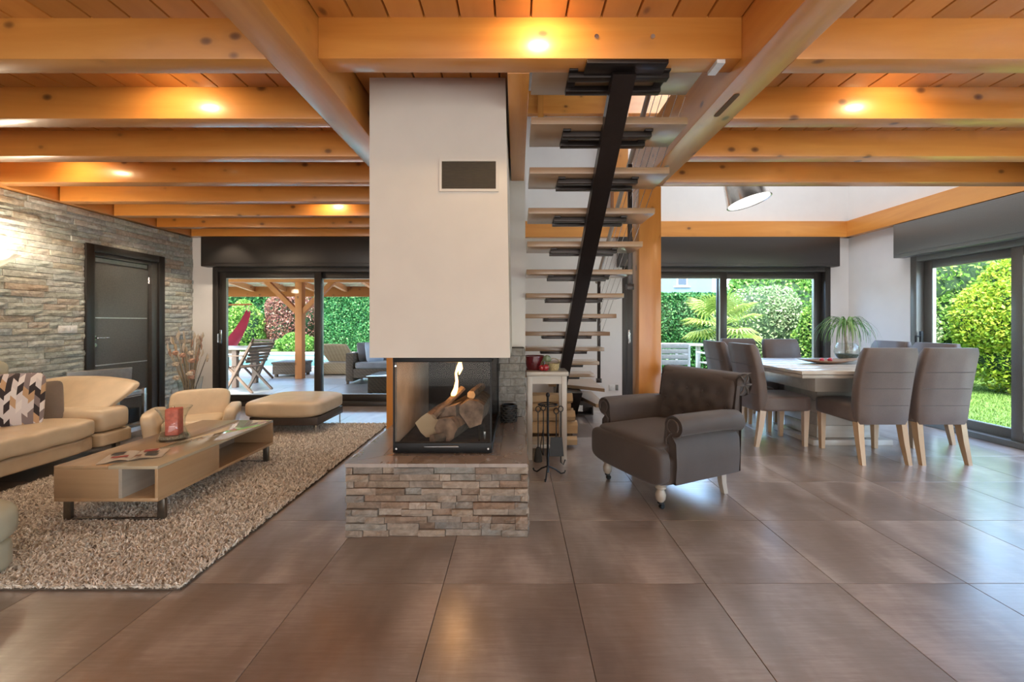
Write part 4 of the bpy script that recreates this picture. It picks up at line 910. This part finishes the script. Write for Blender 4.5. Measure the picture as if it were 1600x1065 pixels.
for k in range(95):
    a = q.uniform(0, 2*PI); L = q.uniform(.22, .42); rise = q.uniform(.02, .14); drop = q.uniform(.12, .46); wd = q.uniform(.004, .007)
    d = Vector((math.cos(a), math.sin(a), 0)); sd = Vector((-d.y, d.x, 0)); rr = []
    n = 9; pts = []
    for i in range(n):
        t = i/(n-1); r_ = L*(1-(1-t)**1.8)*.78; z = rise*math.sin(min(1, t*2.2)*PI/2)*1.0-drop*max(0, t-.18)**1.5
        pts.append(ctop+d*r_+Vector((0, 0, max(z, -.385))))
    V = []; 
    for i, p in enumerate(pts):
        ww = wd*(1-.75*(i/(n-1))**2); V += [p-sd*ww, p+Vector((0, 0, -.002)), p+sd*ww]
    F = []
    for i in range(n-1):
        for j in range(2): F.append([3*i+j, 3*i+j+1, 3*i+j+4, 3*i+j+3])
    obj('leaf', MB().add(V, F), GR[k % 4], pm, 60)
# ================================================================= OUTDOORS
def lawnmat():
    t = NT('lawn'); v = t.coord(); n = t.noise(v, 6, 5); n2 = t.noise(v, 160, 3)
    r = t.ramp([(.3, (.07, .13, .02)), (.7, (.14, .23, .04))], t.math('ADD', t.math('MULTIPLY', n, .5), t.math('MULTIPLY', n2, .5))); t.set(color=r.outputs[0], rough=.95); t.bump(n2, .8, .03); return t.m
gr = struct('ground', MB().box(-60, 60, -30, YB+.25, -.5, -.14).box(-60, 60, YB+.25, 90, -.5, -.14), lawnmat())
rng = np.random.default_rng(8); N = 46000
bx_ = rng.uniform(5.2, 11.5, N); by_ = rng.uniform(3.35, 9.5, N)
o = fast_quads('grass', blades(N, bx_, by_, np.full(N, -.142), .05, .004, .03, rng), 6, islandmat('grass_blade', [(0, (.06, .12, .018)), (.5, (.12, .22, .035)), (1, (.20, .29, .07))], .8, 0, .2), None, [(0, 1, 3, 2), (2, 3, 5, 4)])
tag(o, 'short mown grass outside the garden door', 'grass', None, 'stuff')
# terraces: grey paving slabs
pv = tag(obj('terrace_base', B(-9, 4.9, YB+.25, 8.93, -.14, -.032), M_GROUT), kind='structure')
pv['label'] = 'covered terrace floor of grey paving slabs'
pt_me = B(-.447, .447, -.447, .447, -.03, 0, b=.003, seg=1).mesh('paving_slab'); pt_me.materials.append(M_PATIO)
for i in range(14):
    for j in range(3):
        cx = -7.4+i*.9; cy = YB+.27+.45+j*.9
        o = bpy.data.objects.new('paving_slab', pt_me); COL.objects.link(o); o.location = (cx, cy, -.002); o.parent = pv
tag(obj('pool_deck', MB().box(-16, 1.5, 8.93, 11.2, -.2, -.03).box(-16, 1.5, 16.2, 17.0, -.2, .0).box(-16, -11.5, 11.2, 16.2, -.2, -.03).box(-5.2, 1.5, 11.2, 16.2, -.2, -.03), plain('sand_paving', (.42, .35, .29), .8, 0, .15, 3)), kind='structure')
def water():
    t = NT('pool_water'); n = t.noise(t.coord((1, 1, 1)), 5, 4, .5, .6); r = t.ramp([(.3, (.03, .24, .30)), (.7, (.08, .38, .44))], n); t.set(color=r.outputs[0], rough=.06, spec=.5); t.bump(n, .25, .05); return t.m
tag(obj('pool_water', B(-11.5, -5.2, 11.2, 16.2, -.3, -.09), water()), 'turquoise swimming pool water beyond the terrace', 'pool', None, 'stuff')
for (a, b, c, d) in ((-11.6, -5.1, 11.05, 11.25), (-11.6, -5.1, 16.15, 16.4), (-5.3, -5.1, 11.25, 16.15)):
    tag(obj('pool_coping', B(a, b, c, d, -.06, .02, b=.01), plain('coping_stone', (.50, .50, .47), .7) if a == -11.6 and c < 12 else bpy.data.materials['coping_stone']), kind='structure')
# terrace roof: posts, plate, braces, rafters, fascia
tr_ = thing('terrace_roof', 'timber roof over the terrace with white boards and orange rafters', 'roof', (-3.5, 8.9, 0))
WO = wood('orange_timber_x', 'x', coat=0, rough=.75, c1=(.30, .090, .018), c2=(.42, .145, .036), hue=.05); WOz = wood('orange_timber_z', 'z', coat=0, rough=.75, c1=(.30, .090, .018), c2=(.42, .145, .036), hue=.05); WOy = wood('orange_timber_y', 'y', coat=0, rough=.75, c1=(.44, .17, .05), c2=(.56, .26, .095), hue=.05)
obj('roof_plate', B(-9.5, .6, 8.80, 8.93, 2.07, 2.21, b=.005), WO, tr_)
obj('fascia', B(-9.6, .7, 10.42, 10.48, 1.86, 2.13), WO, tr_)
RS = (2.20-1.98)/(10.45-8.87)
def rz_(y): return 2.22-RS*(y-8.87)
for k in range(13): 
    x = -9.0+k*.78; obj('rafter', MB().loft([[(x-.045, yy, rz_(yy)-.02), (x+.045, yy, rz_(yy)-.02), (x+.045, yy, rz_(yy)+.11), (x-.045, yy, rz_(yy)+.11)] for yy in (6.2, 10.42)]), WOy, tr_)
for k in range(24):
    y = 6.17+k*.181; obj('roof_board', MB().bar((-9.6, y+.09, rz_(y+.09)+.12), (.7, y+.09, rz_(y+.09)+.12), .179, .02), plain('white_stained_board', (.62, .50, .40), .6) if k == 0 else bpy.data.materials['white_stained_board'], tr_)
for x in (-4.66, -.6):
    obj('post', B(x-.075, x+.075, 8.79, 8.94, 0, 2.07, b=.006), WOz, tr_)
    for s in (-1, 1): obj('brace', MB().bar((x+s*.05, 8.865, 1.42), (x+s*.72, 8.865, 2.09), .10, .10, .004, up=(0, 1, 0)), WO, tr_)

# ---- foliage
def leafcloud(P, size, rng, droop=.0, asp=.5):
    n = len(P); 
    d = rng.normal(size=(n, 3)); d[:, 2] -= droop; d /= np.linalg.norm(d, axis=1)[:, None]
    u = np.cross(d, rng.normal(size=(n, 3))); u /= np.linalg.norm(u, axis=1)[:, None]
    s = (size*rng.uniform(.6, 1.3, n))[:, None]; nrm = np.cross(d, u)
    V = np.empty((n, 4, 3)); V[:, 0] = P-d*s*.5; V[:, 1] = P+u*s*asp*.5+nrm*s*.08; V[:, 2] = P+d*s*.5; V[:, 3] = P-u*s*asp*.5+nrm*s*.08
    return V.reshape(-1, 3)
G1 = [(0, (.045, .13, .022)), (.4, (.09, .22, .035)), (.8, (.16, .32, .055)), (1, (.32, .46, .12))]
LM = dict(hedge=islandmat('hedge_leaf', [(0, (.012, .07, .020)), (.4, (.03, .13, .035)), (.8, (.065, .21, .055)), (1, (.20, .36, .12))], .55, 0, .2),
          bright=islandmat('bright_leaf', [(0, (.06, .14, .02)), (.4, (.12, .25, .035)), (.8, (.22, .36, .06)), (1, (.36, .44, .11))], .5, 0, .3),
          lime=islandmat('lime_leaf', [(0, (.10, .20, .02)), (.4, (.22, .34, .025)), (.8, (.38, .44, .04)), (1, (.48, .48, .07))], .5, 0, .3),
          mid=islandmat('mid_leaf', G1, .5, 0, .25),
          silver=islandmat('silver_leaf', [(0, (.07, .14, .05)), (.4, (.16, .25, .10)), (.8, (.32, .40, .20)), (1, (.62, .62, .42))], .5, 0, .25),
          red=islandmat('copper_leaf', [(0, (.08, .03, .03)), (.4, (.20, .07, .05)), (.8, (.30, .14, .09)), (1, (.40, .28, .20))], .5, 0, .25))
M_CORE = plain('foliage_shade', (.016, .040, .012), 1.0, 0, .4, 6)  # dark fill of solid cores, stands for the shade between leaves
def shrub(name, label, c, r, n, size, kind, cat='shrub', group=None, seed=0, trunk=.0, asp=.5, droop=0, lumps=7):
    rg_ = np.random.default_rng(seed+100); root = thing(name, label, cat, (c[0], c[1], -.14), 0, group)
    L = [(np.array(c), np.array(r)*.80)]
    for k in range(lumps):
        d = rg_.normal(size=3); d /= np.linalg.norm(d); L.append((np.array(c)+d*np.array(r)*.55, np.array(r)*rg_.uniform(.35, .55)))
    Ps = []; per = n//len(L)
    for (cc, rr) in L:
        d = rg_.normal(size=(per, 3)); d /= np.linalg.norm(d, axis=1)[:, None]; Ps.append(cc+d*rr*rg_.uniform(.82, 1.08, per)[:, None])
    P = np.concatenate(Ps); P = P[P[:, 2] > -.12]
    fast_quads('foliage', leafcloud(P, size, rg_, droop, asp), 4, LM[kind], root, [(0, 1, 2, 3)])
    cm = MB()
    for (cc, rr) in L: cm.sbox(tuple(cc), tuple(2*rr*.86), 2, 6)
    obj('shade_core', cm, M_CORE, root, 60)
    obj('trunk', MB().tube([(c[0], c[1], -.16), (c[0]+.05, c[1], c[2]*.5), (c[0], c[1], c[2])], [.07, .055, .04], 8), M_BARK, root)
    return root
def hedge(name, label, x0, x1, y0, y1, z1, n, size, kind, seed):
    rg_ = np.random.default_rng(seed); root = thing(name, label, 'hedge', ((x0+x1)/2, (y0+y1)/2, -.14))
    obj('shade_core', B(x0+.06, x1-.06, y0+.06, y1-.06, -.14, z1-.06), M_CORE, root)
    A = np.array([(x1-x0)*(z1+.14), (y1-y0)*(z1+.14), (y1-y0)*(z1+.14), (x1-x0)*(y1-y0)]); cnt = (A/A.sum()*n).astype(int); Ps = []
    j = lambda k: rg_.uniform(-.07, .07, k)
    k = cnt[0]; Ps.append(np.stack([rg_.uniform(x0, x1, k), y0+j(k), rg_.uniform(-.14, z1, k)], 1))
    for xx, k in ((x0, cnt[1]), (x1, cnt[2])): Ps.append(np.stack([xx+j(k), rg_.uniform(y0, y1, k), rg_.uniform(-.14, z1, k)], 1))
    k = cnt[3]; Ps.append(np.stack([rg_.uniform(x0, x1, k), rg_.uniform(y0, y1, k), z1+j(k)], 1))
    fast_quads('foliage', leafcloud(np.concatenate(Ps), size, rg_, .3), 4, LM[kind], root, [(0, 1, 2, 3)])
# beyond the pool
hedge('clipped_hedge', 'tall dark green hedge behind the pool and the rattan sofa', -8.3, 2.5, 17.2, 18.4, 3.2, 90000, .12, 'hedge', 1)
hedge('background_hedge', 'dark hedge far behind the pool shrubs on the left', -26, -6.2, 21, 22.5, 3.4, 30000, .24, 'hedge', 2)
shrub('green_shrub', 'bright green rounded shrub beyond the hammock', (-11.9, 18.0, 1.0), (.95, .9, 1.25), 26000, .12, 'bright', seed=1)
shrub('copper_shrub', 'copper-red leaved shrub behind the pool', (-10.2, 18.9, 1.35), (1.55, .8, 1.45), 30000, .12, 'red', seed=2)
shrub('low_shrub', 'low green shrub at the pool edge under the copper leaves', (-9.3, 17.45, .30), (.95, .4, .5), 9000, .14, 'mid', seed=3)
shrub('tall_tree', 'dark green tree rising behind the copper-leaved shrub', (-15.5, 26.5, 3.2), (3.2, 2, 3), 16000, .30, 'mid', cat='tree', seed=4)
# behind the back dining window
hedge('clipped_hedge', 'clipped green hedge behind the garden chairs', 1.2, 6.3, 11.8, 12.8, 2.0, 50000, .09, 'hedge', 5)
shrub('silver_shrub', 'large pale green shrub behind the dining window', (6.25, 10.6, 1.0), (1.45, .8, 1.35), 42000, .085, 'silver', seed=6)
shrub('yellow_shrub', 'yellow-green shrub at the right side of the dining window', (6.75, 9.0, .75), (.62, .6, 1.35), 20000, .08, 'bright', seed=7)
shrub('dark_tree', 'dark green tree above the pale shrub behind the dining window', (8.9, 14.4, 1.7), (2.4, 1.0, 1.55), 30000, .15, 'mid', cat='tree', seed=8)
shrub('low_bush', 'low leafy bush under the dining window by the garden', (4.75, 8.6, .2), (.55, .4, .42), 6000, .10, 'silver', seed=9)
tag(obj('added_bounce_paving', B(XR+.25, 8.2, -6, 3.3, -.2, -.03), plain('pale_bounce_paving', (.62, .57, .50), .8, 0, .12, 3)), kind='structure')['label'] = 'unseen pale paving added to bounce light through the garden door'  # added out of view as a reflector for the beam undersides
# beyond the garden door on the right
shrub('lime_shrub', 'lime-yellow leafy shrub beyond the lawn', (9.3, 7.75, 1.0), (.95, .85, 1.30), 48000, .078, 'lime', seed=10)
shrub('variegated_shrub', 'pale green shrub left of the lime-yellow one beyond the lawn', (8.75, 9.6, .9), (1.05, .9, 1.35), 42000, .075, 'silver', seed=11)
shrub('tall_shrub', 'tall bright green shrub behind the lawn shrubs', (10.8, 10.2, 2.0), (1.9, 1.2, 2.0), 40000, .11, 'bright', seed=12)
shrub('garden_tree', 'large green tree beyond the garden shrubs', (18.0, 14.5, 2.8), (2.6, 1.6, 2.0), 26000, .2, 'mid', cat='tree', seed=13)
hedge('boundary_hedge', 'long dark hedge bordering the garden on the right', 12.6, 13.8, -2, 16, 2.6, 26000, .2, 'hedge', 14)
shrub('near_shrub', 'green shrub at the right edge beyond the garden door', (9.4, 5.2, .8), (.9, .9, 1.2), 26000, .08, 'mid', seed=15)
# fan palm
fp_ = thing('fan_palm', 'fan palm with sunlit yellow-green leaves behind the dining window', 'palm', (4.62, 9.3, -.14))
obj('trunk', MB().tube([(4.62, 9.3, -.16), (4.62, 9.3, .5), (4.62, 9.3, 1.1)], [.11, .10, .09], 10), plain('palm_fibre', (.20, .12, .07), .95, 0, .5, 40, .8), fp_)
q = random.Random(3); PG = [islandmat('palm_leaf_%d' % i, s, .4, 0, .3) for i, s in enumerate(([(0, (.12, .22, .03)), (1, (.28, .38, .07))], [(0, (.22, .30, .05)), (1, (.42, .46, .13))]))]
for k in range(20):
    a = 2*PI*k/20*1.0+q.uniform(-.15, .15); el = q.uniform(-.35, 1.0); L = q.uniform(.40, .62)
    d = Vector((math.cos(a)*math.cos(el), math.sin(a)*math.cos(el), math.sin(el))); c0 = Vector((4.62, 9.3, 1.1)); c1 = c0+d*L
    lf_ = obj('frond', MB().tube([c0, c0+d*L*.5+Vector((0, 0, .03)), c1], [.012, .009, .007], 5), PG[k % 2], fp_)
    sd = d.cross(Vector((0, 0, 1))).normalized(); up = sd.cross(d).normalized(); bl = MB(); nb = 22; RL = q.uniform(.42, .58)
    for i in range(nb):
        b = (i/(nb-1)-.5)*math.radians(250); e = (d*math.cos(b)+sd*math.sin(b)); pr = d.cross(e); w_ = (sd*math.cos(b)-d*math.sin(b))*.020
        tip = c1+e*RL*(1-.12*abs(b)/2)-Vector((0, 0, .10)); mdl = c1+e*RL*.55+up*.02
        bl.add([c1, mdl-w_+up*.006, mdl+Vector((0, 0, -.006)), mdl+w_+up*.006, tip], [[0, 1, 2], [0, 2, 3], [1, 4, 2], [2, 4, 3]])
    obj('fan_blades', bl, PG[k % 2], lf_, None)
# neighbour's house over the hedge
nh = thing('neighbour_house', 'pale blue-grey house with one small window beyond the hedge', 'house', (9.3, 26, -.14))
obj('house_wall', B(4.0, 11.9, 25, 32, -.14, 5.2), plain('blue_grey_render', (.11, .15, .20), .9, 0, .06, 2), nh, None)
wi = obj('window_frame', MB().box(9.55, 10.55, 24.94, 25.02, 3.35, 3.42).box(9.72, 10.38, 24.94, 25.02, 3.42, 4.5), plain('house_window_frame', (.55, .55, .52), .6), nh, None)
obj('pane', B(9.80, 10.30, 24.92, 24.95, 3.5, 4.42), plain('dark_blue_pane', (.02, .035, .07), .1), wi, None)
obj('house_roof', MB().prism([(24.6, 5.1), (28.5, 7.4), (32.4, 5.1)], 'x', 3.6, 12.3), plain('roof_tiles', (.30, .14, .09), .9, 0, .3, 8), nh, None)

# ---- terrace furniture
M_TEAK = wood('teak', 'z', (.10, .055, .032), (.17, .10, .062), kn=0, rough=.6, coat=0)
fc_ = thing('folding_chair', 'slatted folding teak chair with arms on the terrace, side-on', 'chair', (-4.72, 7.28, 0), math.radians(80), 'folding terrace chairs', local=True)  # local faces +Y
for s in (-1, 1):
    x = s*.25
    obj('long_leg', MB().bar((x, .26, 0), (x, -.27, .86), .03, .045, .004, up=(0, 1, 0)), M_TEAK, fc_)
    obj('short_leg', MB().bar((x*.88, -.26, 0), (x*.88, .22, .43), .03, .04, .004, up=(0, 1, 0)), M_TEAK, fc_)
    obj('arm_rest', MB().bar((x, .24, .625), (x, -.13, .635), .05, .022, .004), M_TEAK, fc_); obj('arm_support', MB().bar((x, .20, .42), (x, .20, .62), .03, .035, .003), M_TEAK, fc_)
for k in range(6): obj('seat_slat', MB().bar((-.23, -.03+k*.055, .425), (.23, -.03+k*.055, .425), .042, .018, .003), M_TEAK, fc_)
for k in range(6): obj('back_slat', MB().bar((-.24, -.145-k*.022, .53+k*.058), (.24, -.145-k*.022, .53+k*.058), .014, .046, .003), M_TEAK, fc_)
dup(fc_, (-5.55, 8.72, 0), math.radians(172), 'slatted folding teak chair behind the terrace table, below the hammock')
tt = thing('terrace_table', 'wooden terrace table with a pale top beside the folding chair', 'table', (-5.7, 7.95, 0))
for k in range(6): obj('top_slat', B(-6.6, -4.92, 7.56+k*.133, 7.56+k*.133+.128, .70, .735, b=.003), GOAK['x'], tt)
for x in (-6.4, -5.22):
    for y in (7.64, 8.22): obj('leg', B(x-.045, x+.045, y-.04, y+.04, 0, .70, b=.005), M_TEAK, tt)
obj('apron', B(-6.45, -5.17, 7.66, 7.69, .62, .70), M_TEAK, tt)
hm = thing('hammock', 'red cloth hammock hanging from a wooden bar at the terrace edge', 'hammock', (-6.35, 9.4, .4))
hs = []
for i in range(13):
    t = i/12; z = 1.50-.95*t-.05*math.sin(PI*t); xx = -6.12-.48*t**1.3; wdt = .05+.22*t
    hs.append([(xx-wdt*.5, 9.4-wdt, z), (xx, 9.4-wdt*.3, z-.06), (xx+.04, 9.4+wdt*.3, z-.06), (xx-wdt*.3, 9.4+wdt, z)])
V = [p for r in hs for p in r]; obj('cloth', MB().add(V, [[4*i+j, 4*i+j+1, 4*i+j+5, 4*i+j+4] for i in range(12) for j in range(3)]), fabric('red_hammock_cloth', (.42, .02, .05), .2), hm, 60)
obj('spreader_bar', MB().tube([(-7.0, 9.4, 1.60), (-6.05, 9.4, 1.62)], .02, 8), WO, hm); obj('rope', MB().tube([(-6.1, 9.4, 1.60), (-6.13, 9.4, 1.48)], .012, 6).tube([(-6.16, 9.3, 1.6), (-6.14, 9.4, 1.46)], .008, 6), plain('hammock_rope', (.5, .4, .25), .9), hm)
obj('stand_post', B(-6.78, -6.68, 9.40, 9.5, -.03, 1.62, b=.01), plain('yellow_timber', (.45, .32, .05), .7), hm)
# rattan pieces
def rattan(name, a, b):
    t = NT(name); v = t.coord((1, 1, 1)); w1 = t.n('TexWave', wave_type='BANDS', bands_direction='Z'); t.l(v, w1.inputs[0]); w1.inputs['Scale'].default_value = 16; w1.inputs['Distortion'].default_value = 1.2
    w2 = t.n('TexWave', wave_type='BANDS', bands_direction='DIAGONAL'); t.l(v, w2.inputs[0]); w2.inputs['Scale'].default_value = 9
    h = t.math('MULTIPLY', w1.outputs['Fac'], t.math('ADD', t.math('MULTIPLY', w2.outputs['Fac'], .5), .5)); r = t.ramp([(.1, a), (.8, b)], h); t.set(color=r.outputs[0], rough=.7); t.bump(h, .8, .01); return t.m
M_RAT = rattan('brown_rattan', (.07, .042, .026), (.19, .125, .08)); M_RATL = rattan('tan_rattan', (.26, .17, .09), (.50, .36, .22))
M_GCUSH = fabric('grey_outdoor_cushion', (.24, .22, .23), .3); M_BCUSH = fabric('pale_blue_cushion', (.50, .53, .62), .3)
rs_ = thing('rattan_sofa', 'brown rattan sofa with grey seat cushions on the terrace', 'sofa', (-2.6, 8.4, 0))
obj('arm', B(-3.34, -3.19, 8.04, 8.85, .05, .60, b=.01), M_RAT, rs_); obj('base', B(-3.19, -1.5, 8.04, 8.85, .12, .30, b=.01), M_RAT, rs_); obj('backrest', B(-3.19, -1.5, 8.70, 8.85, .30, .62, b=.01), M_RAT, rs_); obj('arm', B(-1.5, -1.35, 8.04, 8.85, .05, .60, b=.01), M_RAT, rs_)
for x in (-2.77, -1.92): obj('seat_cushion', MB().sbox((x, 8.38, .36), (.84, .70, .13), 8, 8), M_GCUSH, rs_, 60); obj('back_cushion', MB().sbox((x, 8.62, .55), (.84, .16, .34), 5, 8), M_GCUSH, rs_, 60)
for x in (-3.31, -1.38):
    for y in (8.08, 8.80): obj('foot', B(x-.02, x+.02, y-.02, y+.02, -.001, .06), M_RAT, rs_)
pillow('outdoor_cushion', (-3.10, 8.42, .61), .36, .38, .17, (math.radians(-12), 0, math.radians(62)), M_GCUSH, 'dark grey cushion against the arm of the rattan sofa')
pillow('outdoor_cushion', (-2.88, 8.34, .61), .38, .40, .19, (math.radians(-12), 0, math.radians(50)), M_BCUSH, 'pale blue cushion leaning on the dark grey one on the rattan sofa')
rt_ = thing('rattan_table', 'low rattan table with a glass top just outside the patio window', 'table', (-2.1, 7.2, 0))
obj('body', B(-2.48, -1.75, 6.85, 7.5, .03, .30, b=.01), M_RAT, rt_); obj('glass_top', B(-2.50, -1.73, 6.83, 7.52, .30, .312, b=.003), plain('frosted_table_glass', (.42, .50, .50), .1, coat=.5), rt_)
for x in (-2.44, -1.79):
    for y in (6.89, 7.46): obj('foot', B(x-.02, x+.02, y-.02, y+.02, -.001, .035), M_BLACK, rt_)
wb_ = thing('wicker_box', 'low brown wicker box on the pool deck beside the roof post', 'box', (-5.2, 9.55, -.03))
obj('body', B(-5.52, -4.90, 9.30, 9.85, .03, .26, b=.01), M_RAT, wb_); obj('lid', B(-5.54, -4.88, 9.28, 9.87, .26, .31, b=.01), M_RAT, wb_)
for x in (-5.46, -4.96):
    for y in (9.36, 9.79): obj('foot', B(x-.03, x+.03, y-.03, y+.03, -.03, .03), M_RAT, wb_)
ln = thing('sun_lounger', 'tan wicker sun lounger with raised back beside the pool', 'sun lounger', (-4.2, 10.3, -.03))
obj('base', B(-4.72, -3.85, 9.62, 11.3, -.03+.03, .24, b=.01), M_RATL, ln); obj('backrest', MB().bar((-4.20, 9.95, .28), (-4.30, 9.55, .70), .80, .05, .01), M_RATL, ln)
obj('mattress', MB().sbox((-4.28, 10.65, .27), (.72, 1.2, .08), 8, 8), M_GCUSH, ln, 60)
for x in (-4.66, -3.91):
    for y in (9.68, 11.24): obj('foot', B(x-.03, x+.03, y-.03, y+.03, -.03, .0), M_RATL, ln)
# garden chairs behind the dining window
M_SLATC = plain('pale_taupe_slat', (.42, .38, .33), .6); M_SFR = plain('cream_chair_frame', (.62, .60, .54), .5)
gc = thing('garden_chair', 'cream framed slatted garden chair right of the pine post outside', 'chair', (3.92, 8.0, 0), 0, 'garden chairs outside the dining window', local=True)   # back towards the house
for s in (-1, 1):
    obj('side_frame', MB().bar((s*.27, -.30, 0), (s*.27, -.30, .80), .035, .045, .004).bar((s*.27, .30, 0), (s*.27, .30, .62), .035, .045, .004).bar((s*.27, -.30, .61), (s*.27, .32, .61), .05, .03, .004), M_SFR, gc)
for k in range(4): obj('back_slat', B(-.25, .25, -.32, -.30, .42+k*.10, .42+k*.10+.085, b=.003), M_SLATC, gc)
for k in range(6): obj('seat_slat', B(-.25, .25, -.26+k*.09, -.26+k*.09+.078, .40, .42, b=.003), M_SLATC, gc)
dup(gc, (2.98, 8.05, 0), 0, 'cream framed slatted garden chair seen just beside the pine post')
gt = thing('garden_table', 'pale garden table beyond the slatted garden chairs', 'table', (3.4, 9.2, 0))
for k in range(5): obj('top_slat', B(2.5, 4.3, 8.85+k*.15, 8.85+k*.15+.14, .70, .73, b=.003), M_SLATC, gt)
for x in (2.6, 4.2):
    for y in (8.9, 9.52): obj('leg', B(x-.04, x+.04, y-.04, y+.04, -.1, .70), M_SFR, gt)
